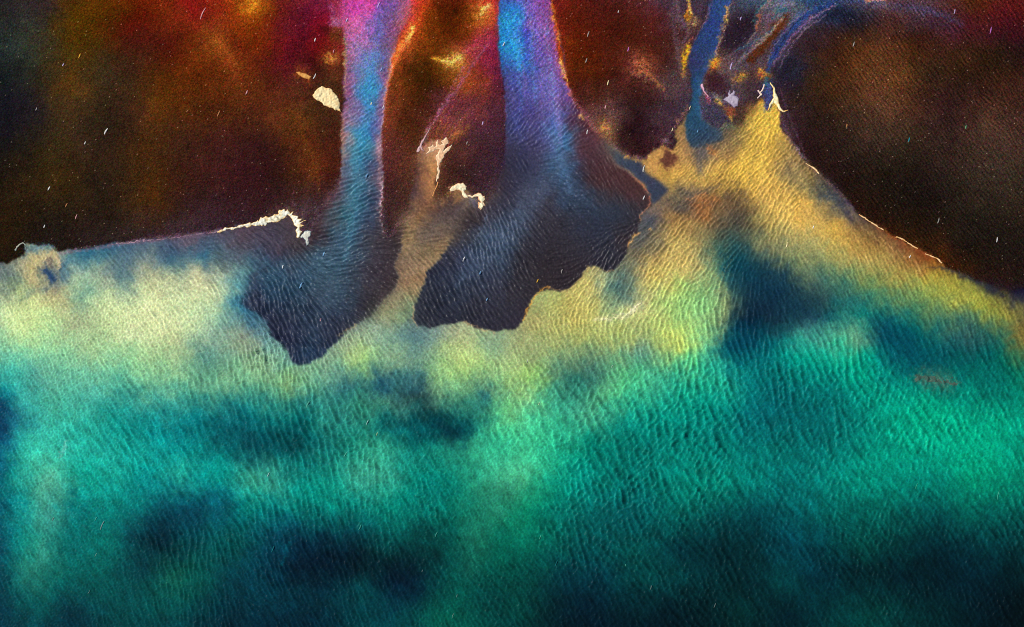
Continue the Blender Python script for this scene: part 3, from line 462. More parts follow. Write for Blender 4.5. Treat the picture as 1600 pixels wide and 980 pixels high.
# banks of the violet stream
area([(541, -4), (560, -4), (562, 18), (552, 26), (543, 20)], (205, 42, 150), .65, 4)
area([(518, 29), (534, 30), (534, 44), (522, 46), (516, 38)], (150, 90, 130), .8, 1.8)
area([(500, 40), (516, 42), (515, 51), (502, 50)], (58, 18, 16), .8, 2)
area([(513, 48), (534, 46), (535, 68), (518, 64)], (88, 56, 20), .75, 2.5)
stroke([(537, 48), (540, 90), (538, 140)], 2.4, (195, 165, 95), .7, .5, .4)
patch(519, 92, 5, 4, 0, (225, 150, 75), .9, .5)
patch(507, 87, 3, 2.4, 0, (205, 120, 50), .8, .5)
stroke([(648, 40), (644, 50), (638, 60)], 4, (255, 195, 95), .9, .5)
stroke([(640, 62), (630, 74), (621, 88), (616, 104)], 7, (225, 120, 60), .8, .7)
stroke([(604, 60), (601, 90), (604, 120)], 5, (95, 72, 125), .5, .4)
# pond and silt curl at the left shore
area([(66, 424), (72, 414), (78, 422), (88, 432), (86, 442), (78, 443), (72, 432)], (32, 62, 105), .85, 1.8)
area([(42, 384), (82, 383), (84, 391), (70, 393), (46, 395), (38, 402)], (62, 105, 128), .7, 2)
stroke([(60, 450), (46, 430), (52, 404), (66, 398)], 13, (190, 178, 125), .75, .3)
stroke([(70, 397), (82, 393), (91, 404), (93, 418)], 6, (200, 175, 130), .8, .4)
stroke([(8, 462), (20, 450), (30, 440)], 6, (85, 105, 110), .5, .4)
area([(36, 432), (42, 409), (54, 399), (72, 392), (84, 393), (92, 404), (95, 420), (91, 440), (84, 448), (60, 454), (44, 448)], (182, 170, 122), .55, 2)
stroke([(52, 442), (48, 424), (56, 408), (68, 402)], 8, (205, 192, 130), .6, .4)
stroke([(62, 438), (60, 422), (66, 412)], 4, (110, 128, 112), .6, .5)
area([(66, 422), (70, 414), (76, 420), (84, 428), (88, 434), (86, 442), (79, 444), (74, 434)], (30, 62, 104), .85, 1.4)
stroke([(72, 408), (77, 406), (81, 416)], 5, (95, 80, 80), .7, .5)
stroke([(88, 398), (93, 410), (93, 424)], 2.6, (215, 185, 150), .8, .4)
area([(732, 310), (744, 309), (746, 326), (736, 318)], (96, 92, 118), .7, 2)
stroke([(764, 330), (756, 352), (748, 368), (738, 382)], 3, (105, 120, 145), .55, .5)
for k, (x, y) in enumerate([(447, 332), (457, 326), (470, 338), (456, 345), (485, 348), (492, 336)]):
    stroke([(x, y), (x + 5 + k, y - 9 - k)], 1.8, (120, 92, 104), .6, .6)
# silt in the yellow plume and the sea
stroke([(1110, 146), (1119, 152), (1127, 158)], 6, (150, 142, 142), .8, .6, .5)
stroke([(1115, 155), (1123, 160), (1131, 166)], 6.5, (235, 185, 75), .9, .7, .5)
patch(1143, 158, 12, 7, -20, (120, 105, 135), .6, .5)
stroke([(696, 306), (706, 297), (722, 291)], 11, (190, 138, 92), .65, .6)
stroke([(700, 312), (694, 318), (690, 326)], 5, (170, 120, 75), .5, .8)
stroke([(722, 304), (716, 312), (706, 318)], 6, (165, 115, 70), .5, .6)
stroke([(404, 345), (430, 334), (452, 330), (468, 346), (472, 366)], 14, (110, 76, 62), .45, .6)
# the silt fans out from the head in streaks
for k, (tx, ty) in enumerate([(1085, 285), (1110, 300), (1140, 300), (1165, 320), (1190, 335), (1215, 345), (1240, 350), (1265, 352), (1290, 360), (1320, 372), (1350, 385), (1385, 395)]):
    sx, sy = 1196 + 1.2 * k, 186 + 2 * k
    mx, my = (sx + tx) / 2 + (6 if k > 5 else -4), (sy + ty) / 2 - (4 if k > 5 else 8)
    stroke([(sx, sy), (mx, my), (tx, ty)], 6, [(232, 198, 112), (150, 116, 66), (206, 172, 96), (128, 108, 74)][k % 4], .34, .8, 1.2)
for p in [[(1052, 296), (1080, 300), (1106, 294)], [(1070, 318), (1092, 316), (1112, 322)], [(1120, 300), (1146, 308), (1164, 322)], [(1136, 328), (1158, 338), (1168, 356)], [(1030, 320), (1052, 316), (1074, 322)], [(1148, 286), (1160, 300), (1172, 320)]]:
    stroke(p, 7, (74, 66, 62), .5, .8, 1.3)
for p in [[(1096, 300), (1108, 308), (1124, 312)], [(1072, 312), (1090, 308), (1104, 302)]]:
    stroke(p, 3.5, (205, 130, 70), .6, .8)
for k in range(10):
    x0 = 1004 + 13 * k
    stroke([(x0 + 26, 352 + 5 * k), (x0 + 8, 380 + 6 * k), (x0 - 8, 412 + 6 * k)], 4, (228, 208, 135) if k % 2 else (140, 128, 82), .35, .9, 1.2)
stroke([(960, 418), (975, 440), (972, 462), (950, 476)], 14, (88, 112, 100), .5, .4, 1)
stroke([(986, 396), (1004, 408), (1010, 424)], 8, (104, 96, 80), .5, .5)
stroke([(936, 424), (942, 442), (934, 466)], 5, (222, 202, 132), .5, .5)
area([(1120, 398), (1132, 430), (1142, 456), (1140, 490), (1130, 520), (1124, 550), (1152, 562), (1196, 536), (1262, 506), (1292, 482), (1256, 446), (1205, 418), (1164, 396)], (18, 58, 68), .35, 6, 1.2)
stroke([(1104, 420), (1124, 440), (1134, 462), (1132, 490), (1120, 515)], 8, (165, 175, 110), .5, .4)
area([(1376, 500), (1392, 498), (1416, 520), (1440, 548), (1452, 575), (1424, 566), (1396, 540), (1380, 520)], (0, 70, 86), .5, 5, 1.2)
stroke([(1075, 322), (1100, 314), (1115, 308), (1130, 316)], 5, (180, 122, 70), .45, .7)
stroke([(1100, 318), (1106, 302), (1116, 318)], 3, (90, 65, 50), .6, .5)
stroke([(1060, 302), (1090, 304), (1120, 292), (1130, 288)], 7, (95, 88, 80), .6, .6)
stroke([(925, 500), (950, 498), (975, 494), (995, 482), (1005, 468)], 7, (232, 225, 170), .75, 1.0)
stroke([(960, 492), (985, 490), (1000, 470)], 3, (245, 240, 200), .8, 1.0)
stroke([(1055, 420), (1030, 450), (1008, 478)], 6, (225, 205, 150), .35, .8)
stroke([(1132, 440), (1138, 465), (1134, 500), (1124, 540)], 8, (150, 170, 115), .5, .4)
stroke([(400, 768), (440, 850), (436, 885)], 1, (0, 90, 105), .01)
stroke([(455, 842), (447, 862), (438, 886)], 5, (0, 100, 115), .6, .4)
stroke([(106, 686), (100, 702), (92, 716)], 4, (140, 195, 180), .6, .5)

stroke([(1422, 590), (1440, 590), (1462, 593), (1482, 598), (1502, 600)], 22, (105, 112, 92), .75, .6, 1.3, True, .9)

# ------------------------------------------------------------------ grain of the surfaces: wet sand, shell grit, foam bubbles (pigment only)
lum = C.mean(-1, keepdims=True)
silt = bandnoise(48, .4, 66) * .5 + bandnoise(24, .4, 67, theta=55, spread=40) * .5
C = C * (1 + (.025 + .045 * np.clip((PY - 560) / 100, 0, 1))[..., None] * (1 - LAND)[..., None] * silt[..., None])
g1 = rng.standard_normal((NY, NX)); g3 = rng.standard_normal((NY, NX, 3))
landm = LAND[..., None]
fibre = bandnoise(6, .4, 61, theta=52, spread=18) * np.clip((PX - 1230) / 80, 0, 1) * .8 + bandnoise(5, .45, 62) * .35
mott = lownoise(16, 63)
C = C * (1 + landm * (0.05 * mott[..., None] + 0.18 * fibre[..., None] + 0.13 * g1[..., None] + 0.11 * g3))
C = C + landm * (2.2 * g1[..., None] + 3.0 * g3 - 3.5)
big = blur(g1, 1.1); big /= big.std()
C = C * (1 + (1 - landm) * (0.035 * g1[..., None] + 0.025 * g3 + 0.03 * big[..., None])) + (1 - landm) * (1.2 * g3)
teal = np.clip((WY - 560) / 120, 0, 1)
flow = bandnoise(26, .5, 64, theta=60, spread=25)
up = np.clip((230 - PY) / 160, 0, 1)[..., None] * (1 - landm)
C = C * (1 + up * (0.07 * g1[..., None] + 0.10 * g3))
grit = (rng.random((NY, NX)) > 0.9985) * LAND
C = C + grit[..., None] * np.array([95, 85, 75.])
C = np.clip(C, 0, 255)
ALB = np.clip(lin(C) / ILLUM, 0.0015, 0.9)

# ------------------------------------------------------------------ waves and ripples: real relief
# x, y, crest direction (deg, image sense), wavelength px, slope, isotropic chop
RIP = pts("""
60,440,40,6,.10,.14 200,395,32,7,.22,.08 330,395,28,7,.22,.08 430,380,35,6.5,.24,.06 200,480,45,6,.08,.17 60,540,48,7,.08,.16 280,540,55,9,.12,.14 300,600,58,12,.16,.13 120,640,45,10,.10,.15 60,760,40,7,.08,.15 240,680,55,11,.14,.14 400,680,62,11,.18,.12 500,640,68,11,.20,.12 600,610,60,11,.2,.12 700,570,40,8,.10,.15 700,660,55,10,.16,.12
420,440,45,6,.26,.05 430,500,75,6,.28,.05 460,540,70,6,.28,.05 510,520,65,6,.24,.05 520,440,5,5.5,.24,.05 550,370,-15,5.5,.24,.05 570,300,-20,5.5,.2,.05 575,200,-25,5,.12,.06 590,60,-30,5,.06,.07 610,420,20,5,.05,.08 590,480,50,5.5,.14,.07
650,400,25,7,.22,.06 640,450,30,7,.18,.08 680,340,20,6,.16,.07 675,270,20,5,.06,.09
740,430,50,7,.26,.05 700,470,45,7,.27,.05 790,490,30,6.5,.22,.06 800,400,55,6.5,.2,.06 770,360,40,5.5,.18,.06 800,280,40,6,.16,.06 880,290,25,5.5,.2,.05 960,300,40,5,.12,.07 930,350,10,5,.1,.07 870,420,0,5,.05,.08 970,400,-50,5,.1,.07 860,200,-30,5.5,.1,.09 820,100,-30,5.5,.08,.10 830,20,-45,5.5,.08,.11
900,470,-55,6,.08,.14 980,400,-50,6,.1,.12 1050,400,-58,7,.16,.13 1000,480,-52,8,.15,.14 900,530,60,10,.13,.14 1040,530,75,10,.18,.12 1120,250,-35,5,.1,.13 1200,230,-45,6,.12,.14 1200,300,-48,6,.12,.14 1180,360,-60,7,.16,.12 1280,350,35,6,.08,.15 1380,400,45,6,.1,.14 1500,460,60,8,.14,.14
1180,440,-65,8,.18,.1 1180,500,80,9,.22,.09 1250,470,55,9,.16,.1 1340,450,60,8,.14,.13 1100,580,85,12,.26,.1 980,600,62,13,.22,.11 900,640,58,14,.2,.11 830,660,55,12,.14,.12 1180,600,80,13,.26,.1 1300,560,65,12,.24,.1 1420,540,55,11,.22,.1 1540,560,55,11,.2,.11 1100,680,60,14,.24,.1 1000,720,55,13,.22,.1 1250,680,72,13,.24,.1 1400,640,65,13,.24,.1 1540,660,60,12,.22,.1
1000,800,52,11,.2,.1 900,820,50,10,.18,.1 1200,800,55,11,.2,.1 1400,780,52,10,.2,.1 1540,780,50,10,.2,.1 1000,920,48,9,.17,.1 1250,900,48,9,.18,.1 1450,900,47,8,.18,.1 1580,940,48,8,.18,.1 820,920,50,8,.14,.11
600,760,68,9,.12,.13 450,760,65,9,.13,.12 300,800,52,9,.14,.12 150,820,48,8,.08,.13 60,920,45,7,.06,.13 350,880,58,8,.13,.11 550,870,60,8,.14,.1 700,860,52,8,.12,.12 450,950,58,7,.11,.11 700,950,50,7,.09,.11 780,780,45,7,.1,.12
1090,120,60,5,.05,.05 990,260,40,5,.07,.06
""")
cxg = np.arange(-160, 1761, 16.0); cyg = np.arange(-110, 1091, 16.0)
CXG, CYG = np.meshgrid(np.clip(cxg, 0, 1600), np.clip(cyg, 0, 980))
Wt = np.exp(-((CXG[..., None] - RIP[:, 0]) ** 2 + (CYG[..., None] - RIP[:, 1]) ** 2) / (2 * 38.0 ** 2)) + 1e-9 + \
     1e-3 * np.exp(-((CXG[..., None] - RIP[:, 0]) ** 2 + (CYG[..., None] - RIP[:, 1]) ** 2) / (2 * 110.0 ** 2))
Wt /= Wt.sum(-1, keepdims=True)
th = np.radians(RIP[:, 2])
coarse = np.stack([Wt @ np.cos(2 * th), Wt @ np.sin(2 * th), Wt @ np.log(RIP[:, 3]), Wt @ RIP[:, 4], Wt @ RIP[:, 5]], -1)
def upsample(F, X, Y):
    u = np.clip((X - cxg[0]) / 16, 0, len(cxg) - 1.001); v = np.clip((Y - cyg[0]) / 16, 0, len(cyg) - 1.001)
    i = u.astype(int); j = v.astype(int); a = (u - i)[..., None]; b = (v - j)[..., None]
    return (F[j, i] * (1 - a) + F[j, i + 1] * a) * (1 - b) + (F[j + 1, i] * (1 - a) + F[j + 1, i + 1] * a) * b
Fr = upsample(coarse, PX, PY)
theta = (np.degrees(np.arctan2(Fr[..., 1], Fr[..., 0])) / 2 + 10 * lownoise(60, 70)) % 180
lamb, slope, chop = Fr[..., 2] + .12 * np.clip((PY - 560) / 100, 0, 1), Fr[..., 3], Fr[..., 4]
lamb = lamb + .13 * np.clip(ALPHA[3] + ALPHA[4], 0, 1)
LB = [4.8, 7.5, 11.5, 17.0]; LBl = np.log(LB); NK = 12
rip = np.zeros((NY, NX)); nrm = np.zeros((NY, NX))
for bi in range(4):
    if bi == 0: wl = np.clip((LBl[1] - lamb) / (LBl[1] - LBl[0]), 0, 1)
    elif bi == 3: wl = np.clip((lamb - LBl[2]) / (LBl[3] - LBl[2]), 0, 1)
    else: wl = np.clip(1 - np.where(lamb < LBl[bi], (LBl[bi] - lamb) / (LBl[bi] - LBl[bi - 1]), (lamb - LBl[bi]) / (LBl[bi + 1] - LBl[bi])), 0, 1)
    wl = wl + 0.18
    for k in range(NK):
        d = (theta - k * 15 + 90) % 180 - 90
        wa = np.clip(1 - np.abs(d) / 22.5, 0, 1)
        ww = wl * wa
        n = bandnoise(LB[bi], .28, 100 + bi * 20 + k, theta=k * 15, spread=14)
        rip += ww * n * LB[bi] * M / (2 * np.pi); nrm += ww ** 2
rip /= np.sqrt(nrm) + 1e-6
# a second, weaker wave train crosses the first in open water
cross = np.zeros((NY, NX)); th2 = (theta + 62) % 180
for k in range(NK):
    d = (th2 - k * 15 + 90) % 180 - 90
    cross += np.clip(1 - np.abs(d) / 15, 0, 1) * bandnoise(11, .35, 300 + k, theta=k * 15, spread=14)
sea_m = np.clip((WY - 520) / 80, 0, 1) * np.clip((WX - 350) / 300, .25, 1)
lam_m = np.exp(lamb) * M
q = rip / (lam_m / (2 * np.pi)) + .45 * sea_m * cross
qc = 1.7 - .55 * np.clip(ALPHA[3] + ALPHA[4], 0, 1)
q = qc * np.tanh(q / qc)
amp = 0.85 + 0.28 * np.clip(lownoise(30, 71), -1.6, 1.8)               # gusts: some patches ruffled, some calm
rip = (np.exp(.75 * q) - 1.3) / .85 * lam_m / (2 * np.pi) * (1 + 1.1 * np.clip((8.5 - np.exp(lamb)) / 3, 0, 1))
wet = 1 - LAND
lift = 1.75 + .35 * np.clip((700 - PX) / 300, 0, 1) * np.clip((PY - 480) / 100, 0, 1) + .75 * np.clip((PY - 700) / 120, 0, 1)
lift = lift * (1 + .6 * np.clip(ALPHA[3] + ALPHA[4] + .6 * ALPHA[2], 0, 1) * np.clip((PY - 200) / 120, 0, 1))
Z = rip * slope * amp * wet * lift
Z += 1.1 * chop * wet * (1.1 * bandnoise(4.4, .25, 80) * 4.4 + .35 * bandnoise(8.5, .3, 81) * 8.5 + .9 * bandnoise(7.5, .35, 86, theta=48, spread=24) * 7.5) * M / (2 * np.pi)
WAVE = Z.copy()                                                          # crests get leaned toward the sun, shaped to brighten their lit sides
Z += LAND * (0.05 * bandnoise(4.5, .3, 82) * 4.5 + 0.05 * bandnoise(10, .4, 83) * 10) * M / (2 * np.pi)
Z += LAND * (0.05 * bandnoise(6, .35, 84, theta=52, spread=18) * 6) * M / (2 * np.pi) * np.clip((PX - 1230) / 80, 0, 1)
Z += LAND * 0.06 * lownoise(60, 85)
Z += 0.22 * blur(LAND, 6) + 0.05 * ALPHA[2]
Z *= 1 - 0.999 * calm

# ------------------------------------------------------------------ meshes: the sheets share one grid, so they meet edge to edge
def grow(a):
    steps = [4, 10, 25, 60, 150, 400, 1000, 2500, 6000, 14000]; out = [a]; p = a
    return np.cumsum(steps) + a
xs = np.r_[(-grow(-dx[0]))[::-1], dx, grow(dx[-1])]; ys = np.r_[(-grow(-dy[0]))[::-1], dy, grow(dy[-1])]
K = 10
pad = lambda A: np.pad(A, ((K, K), (K, K)) + ((0, 0),) * (A.ndim - 2), mode='edge')
Zp, Cp, Rp = pad(Z), pad(ALB), pad(region)
LEAN = pad(np.clip(WAVE, -.12, .2) * (1 - .999 * calm)) * 1.0
XX, YY = np.meshgrid((xs - 800) * M, (490 - ys) * M)
XX = XX + LEAN * math.cos(math.radians(SUN_AZ)); YY = YY + LEAN * math.sin(math.radians(SUN_AZ))
V = np.stack([XX, YY, Zp], -1).reshape(-1, 3).astype(np.float32)
COLS = np.concatenate([Cp.reshape(-1, 3), np.ones((V.shape[0], 1))], 1).astype(np.float32)
ny, nx = Zp.shape
ids = np.arange(ny * nx).reshape(ny, nx)
quads = np.stack([ids[1:, :-1], ids[1:, 1:], ids[:-1, 1:], ids[:-1, :-1]], -1)
qreg = Rp[:-1, :-1]

def surface_material(name, rough, spec, bump, scale, stretch=1.0):
    m = bpy.data.materials.new(name); m.use_nodes = True; t = m.node_tree; b = t.nodes['Principled BSDF']
    at = t.nodes.new('ShaderNodeAttribute'); at.attribute_name = 'pigment'
    tc = t.nodes.new('ShaderNodeTexCoord'); mp = t.nodes.new('ShaderNodeMapping')
    mp.inputs['Scale'].default_value = (stretch, 1, 1)
    t.links.new(tc.outputs['Object'], mp.inputs['Vector'])
    nz = t.nodes.new('ShaderNodeTexNoise'); nz.inputs['Scale'].default_value = scale; nz.inputs['Detail'].default_value = 4
    t.links.new(mp.outputs[0], nz.inputs['Vector'])
    hs = t.nodes.new('ShaderNodeHueSaturation'); mr = t.nodes.new('ShaderNodeMapRange')
    mr.inputs['To Min'].default_value = 0.88; mr.inputs['To Max'].default_value = 1.12
    t.links.new(nz.outputs['Fac'], mr.inputs['Value']); t.links.new(mr.outputs[0], hs.inputs['Value'])
    t.links.new(at.outputs['Color'], hs.inputs['Color']); t.links.new(hs.outputs[0], b.inputs['Base Color'])
    bp = t.nodes.new('ShaderNodeBump'); bp.inputs['Strength'].default_value = bump; bp.inputs['Distance'].default_value = 0.05
    t.links.new(nz.outputs['Fac'], bp.inputs['Height']); t.links.new(bp.outputs[0], b.inputs['Normal'])
    b.inputs['Roughness'].default_value = rough; b.inputs['Specular IOR Level'].default_value = spec
    return m

MUDM = surface_material('wet_mud', .85, .0, .25, 3.0)
WATM = surface_material('silty_water', .45, .04, .12, 2.2, 1.6)
STRM = surface_material('stream_water', .48, .22, .12, 2.2, 1.6)
SNDM = surface_material('wet_sand', .7, .06, .2, 3.0)

def mesh_object(name, v, f, cols, mat):
    me = bpy.data.meshes.new(name)
    me.vertices.add(len(v)); me.vertices.foreach_set('co', np.ascontiguousarray(v, np.float32).ravel())
    n = f.shape[1]
    me.loops.add(f.size); me.loops.foreach_set('vertex_index', f.ravel().astype(np.int32))
    me.polygons.add(len(f)); me.polygons.foreach_set('loop_start', (np.arange(len(f)) * n).astype(np.int32))
    try: me.polygons.foreach_set('loop_total', np.full(len(f), n, np.int32))
    except Exception: pass
    me.polygons.foreach_set('use_smooth', np.ones(len(f), bool))
    a = me.color_attributes.new('pigment', 'FLOAT_COLOR', 'POINT'); a.data.foreach_set('color', np.ascontiguousarray(cols, np.float32).ravel())
    me.update(calc_edges=True); me.validate()
    me.materials.append(mat)
    o = bpy.data.objects.new(name, me); col.objects.link(o)
    return o

LABELS = {0: ('mudflat', 'dark brown and rust red tidal mud above the shore', MUDM), 1: ('sea', 'rippled teal sea with a yellow green silt plume along the shore', WATM),
          2: ('sandbar', 'tan rippled sand tongue between the two big streams', SNDM), 3: ('river', 'violet to blue stream that fans out in a slate tongue, leftmost', STRM),
          4: ('river', 'bright blue stream widening to a dark slate fan at the centre', STRM), 5: ('creek', 'narrow indigo creek ending in the yellow silt', WATM),
          6: ('channel', 'short slate channel linking the centre stream to the silt', WATM)}
for r, (nm, lb, mt) in LABELS.items():
    f = quads[qreg == r]
    u, inv = np.unique(f.ravel(), return_inverse=True)
    o = mesh_object(nm, V[u], inv.reshape(-1, 4), COLS[u], mt)
    o['kind'] = 'structure'; o['label'] = lb; o['category'] = nm

# ------------------------------------------------------------------ things lying on the surfaces
def ground_z(x, y):
    u = np.clip((np.asarray(x) - dx[0]) / ST, 0, NX - 1.001); v = np.clip((np.asarray(y) - dy[0]) / ST, 0, NY - 1.001)
    i = u.astype(int); j = v.astype(int); a = u - i; b = v - j
    return (Z[j, i] * (1 - a) + Z[j, i + 1] * a) * (1 - b) + (Z[j + 1, i] * (1 - a) + Z[j + 1, i + 1] * a) * b
def grid_at(A, x, y):
    i = np.clip(np.rint((x - dx[0]) / ST).astype(int), 0, NX - 1); j = np.clip(np.rint((y - dy[0]) / ST).astype(int), 0, NY - 1)
    return A[j, i]

def crust_material(name, rough=.75, bump=.5):
    return surface_material(name, rough, .08, bump, 5.0)
FOAM = crust_material('sea_foam'); SHELL = crust_material('pale_sand', .85); WEED = crust_material('sodden_weed', .8)

def crust(name, label, cat, shapes, rgb, rgb2, thick=0.12, fray=1.0, step=0.7, mat=FOAM, group=None, holes=0.0, seed=0):
    """a low crust of foam or sand: shapes = list of ('line', pts, w0, w1) or ('poly', pts); own thickness, frayed rim"""
    A = np.vstack([np.asarray(s[1], float) for s in shapes]); m = 9
    gx_ = np.arange(A[:, 0].min() - m, A[:, 0].max() + m, step); gy_ = np.arange(A[:, 1].min() - m, A[:, 1].max() + m, step)
    X, Y = np.meshgrid(gx_, gy_)
    r = np.random.default_rng(seed + 500)
    def vn(cell):
        nx_, ny_ = int((gx_[-1] - gx_[0]) / cell) + 3, int((gy_[-1] - gy_[0]) / cell) + 3
        G = r.standard_normal((ny_, nx_)); u = (X - gx_[0]) / cell; v = (Y - gy_[0]) / cell
        i = u.astype(int); j = v.astype(int); a = u - i; b = v - j; a = a * a * (3 - 2 * a); b = b * b * (3 - 2 * b)
        return (G[j, i] * (1 - a) + G[j, i + 1] * a) * (1 - b) + (G[j + 1, i] * (1 - a) + G[j + 1, i + 1] * a) * b
    Xw = X + fray * (vn(3.5) * .8 + vn(8) * .8); Yw = Y + fray * (vn(3.5) * .8 + vn(8) * .8)
    sd = np.full(X.shape, -1e9)
    for s in shapes:
        if s[0] == 'line':
            d, t = seg_dist(s[1], Xw, Yw); wd = s[2] + (s[3] - s[2]) * t
            sd = np.maximum(sd, wd / 2 - d)
        else:
            P = s[1] + [s[1][0]]; d, _ = seg_dist(P, Xw, Yw)
            sd = np.maximum(sd, np.where(inside(s[1], Xw, Yw), d, -d))
    sd = sd - holes * np.clip(vn(3) * .8 + vn(6) * .6, 0, 3)
    z = ground_z(X, Y) - 0.03 + np.where(sd > 0, thick * (1 - np.exp(-np.clip(sd, 0, 99) / 1.2)) * (1 + .3 * vn(2.5)) + 0.045, 0)
    keep = sd > -0.5
    idn = np.arange(X.size).reshape(X.shape)
    q = np.stack([idn[1:, :-1], idn[1:, 1:], idn[:-1, 1:], idn[:-1, :-1]], -1)
    kq = keep[1:, :-1] & keep[1:, 1:] & keep[:-1, 1:] & keep[:-1, :-1]
    f = q[kq]
    if not len(f): return None
    u_, inv = np.unique(f.ravel(), return_inverse=True)
    mixv = np.clip(.1 + .35 * vn(5) + .2 * vn(2), 0, 1) * .6 + .75 * np.clip(1.15 - sd / 1.1, 0, 1)
    mixv = np.clip(mixv, 0, 1)
    c = np.array(rgb, float) * (1 - mixv[..., None]) + np.array(rgb2, float) * mixv[..., None]
    alb = np.clip(lin(c) / ILLUM, .002, .9).reshape(-1, 3)[u_]
    cx, cy = float((A[:, 0].min() + A[:, 0].max()) / 2), float((A[:, 1].min() + A[:, 1].max()) / 2)
    ox, oy, oz = (cx - 800) * M, (490 - cy) * M, float(ground_z(cx, cy))
    v = np.stack([(X - 800) * M - ox, (490 - Y) * M - oy, z - oz], -1).reshape(-1, 3)[u_]
    o = mesh_object(name, v, inv.reshape(-1, 4), np.c_[alb, np.ones(len(alb))], mat)
    o.location = (ox, oy, oz); o['label'] = label; o['category'] = cat
    if group: o['group'] = group
    return o

CR, CR2 = (255, 247, 228), (240, 185, 95)
crust('foam_crest', 'long cream foam crest with a jagged edge on the shore left of the violet stream', 'foam',
      [('poly', [(340, 361), (349.7, 357), (357.3, 356.6), (364.5, 354.2), (370, 355), (377.8, 350), (384, 349.6), (390, 347.5), (397, 348.6), (402.8, 344.3), (405, 346), (407.9, 339), (411.4, 341.3), (416, 338), (420.6, 339.8), (426.7, 336.2), (432.3, 333.7), (436.9, 327.6), (442, 329), (445.1, 326.5), (447.1, 330.6), (450.7, 328.6), (454.8, 333.6), (459, 329.6), (457.8, 336.2), (465.8, 339.3), (464.9, 343.5), (472.6, 341.9), (468.6, 347.6), (480.3, 343.4), (470.2, 350.6), (475.2, 352.4), (468.6, 356), (468.2, 360), (472, 361.5), (469.6, 365.6), (466.5, 372), (463.6, 371), (464.6, 366.3), (462.3, 362.2), (464.8, 356), (459.8, 351), (458.2, 345), (455, 341), (451, 336.4), (448.2, 338), (443, 341), (438, 346), (428.8, 348), (418.6, 349.2), (409.4, 354.4), (405.3, 352), (397, 353.4), (386, 354.8), (380.8, 353.4), (373.7, 356.6), (368.6, 358), (356.3, 360), (340, 363.4)])], CR, CR2, .08, .8, step=.5, holes=.25)
crust('foam_curl', 'small bluish white foam curl beyond the right end of the long cream crest', 'foam',
      [('poly', [(469, 371), (475.5, 362), (480.8, 359.6), (486.5, 362), (485.8, 367.3), (482.2, 372.4), (482.8, 380), (478.6, 384.5), (477.8, 376), (474, 371.5), (471.5, 373)])], (225, 222, 205), (130, 152, 165), .08, .5, step=.5, seed=2)
crust('foam_line', 'faint lilac foam line along the dark left shore', 'foam',
      [('line', [(150, 386), (185, 381), (225, 377)], .6, 1.6), ('line', [(225, 377), (229, 372)], 1.6, .5), ('line', [(225, 377), (258, 374), (318, 365)], 1.2, 1.2), ('line', [(318, 366), (322, 360)], 2, .6), ('line', [(322, 365), (352, 359)], 1.4, 1.8)],
      (205, 175, 185), (150, 115, 135), .05, .8, holes=.35, seed=3)
crust('foam_curl', 'pale foam curl arching over the small dark pond at the left shore', 'foam',
      [('line', [(25, 391), (30, 384), (36, 380), (40, 383), (40, 390)], 2.6, 1.6)], (215, 195, 165), (120, 150, 150), .07, .4, seed=4)
crust('sand_islet', 'cream leaf-shaped sand islet beside the violet stream', 'islet',
      [('poly', [(491, 153), (493, 143), (502, 137), (515, 138), (524, 145), (530, 158), (533, 175), (520, 170), (507, 166), (498, 159)])], (252, 226, 175), (238, 190, 120), .12, .9, mat=SHELL, seed=5)
crust('sand_islet', 'smaller orange tan sand islet above the cream leaf-shaped one', 'islet',
      [('poly', [(464, 113), (472, 113), (480, 117), (486, 121), (484, 126), (476, 124), (468, 119)])], (225, 165, 90), (175, 95, 40), .1, .9, mat=SHELL, holes=.8, seed=6)
crust('foam_flames', 'flame-shaped cream foam tips at the head of the tan sandbar', 'foam',
      [('poly', [(665, 239.4), (670.6, 235), (669.2, 231), (674, 230), (676.3, 225.6), (678, 229.6), (680.4, 229.4), (681, 224.4), (685.8, 216.8), (685.2, 224.4), (688.4, 226.8), (692.8, 225.4), (690.6, 220.4), (697.4, 213.8), (702.4, 220.4), (701.6, 224.4), (697, 225.6), (695.6, 230.4), (692, 236.4), (707, 225.4), (702.2, 235.8), (696.2, 239), (694.8, 246), (690, 252), (687.4, 260), (687, 272), (684, 284), (682.6, 284), (683.4, 272), (684, 259.6), (681.2, 245.4), (684.2, 240.6), (687.6, 233.8), (684, 232), (678.4, 236), (673.2, 239.4)])], (228, 180, 140), (255, 240, 205), .06, .6, step=.5, holes=.25, seed=7)
crust('foam_strand', 'lilac cream foam strand slanting up left of the flame-shaped tips', 'foam',
      [('line', [(653.5, 236.5), (660.6, 221), (664.7, 213), (671.5, 202)], 5, 1.6), ('line', [(657, 230), (663, 238)], 4, 1.2)], (225, 190, 190), (150, 100, 105), .07, .6, step=.5, holes=.25, seed=77)
crust('foam_edge', 'thin peach foam edge down the right side of the tan sandbar', 'foam',
      [('line', [(684.6, 285), (681, 294), (676, 306)], 1.8, .9)], (250, 190, 130), (220, 150, 85), .06, .4, step=.5, seed=8)
crust('foam_crest', 'short curved cream foam crest beside the centre stream, right of the tan sandbar', 'foam',
      [('poly', [(701, 297), (707.6, 290), (716.7, 286), (727, 286.6), (731, 290.2), (728.8, 296.5), (725.4, 299.6), (726.4, 302.3), (732, 304.6), (738.2, 306), (742.2, 304), (750.4, 302.4), (754.6, 307), (759, 306.6), (757, 312.4), (755, 315.4), (757.4, 321), (752.4, 328), (746, 323.4), (747, 317), (750.4, 314.6), (746, 311.2), (744.8, 307.4), (738.2, 309.4), (731.4, 308.6), (732.4, 311.6), (724.4, 309), (721.2, 304), (720.2, 299.4), (711.6, 299), (704.5, 300.4)])],
      (255, 238, 200), (225, 160, 110), .07, .9, step=.5, holes=.5, seed=9)
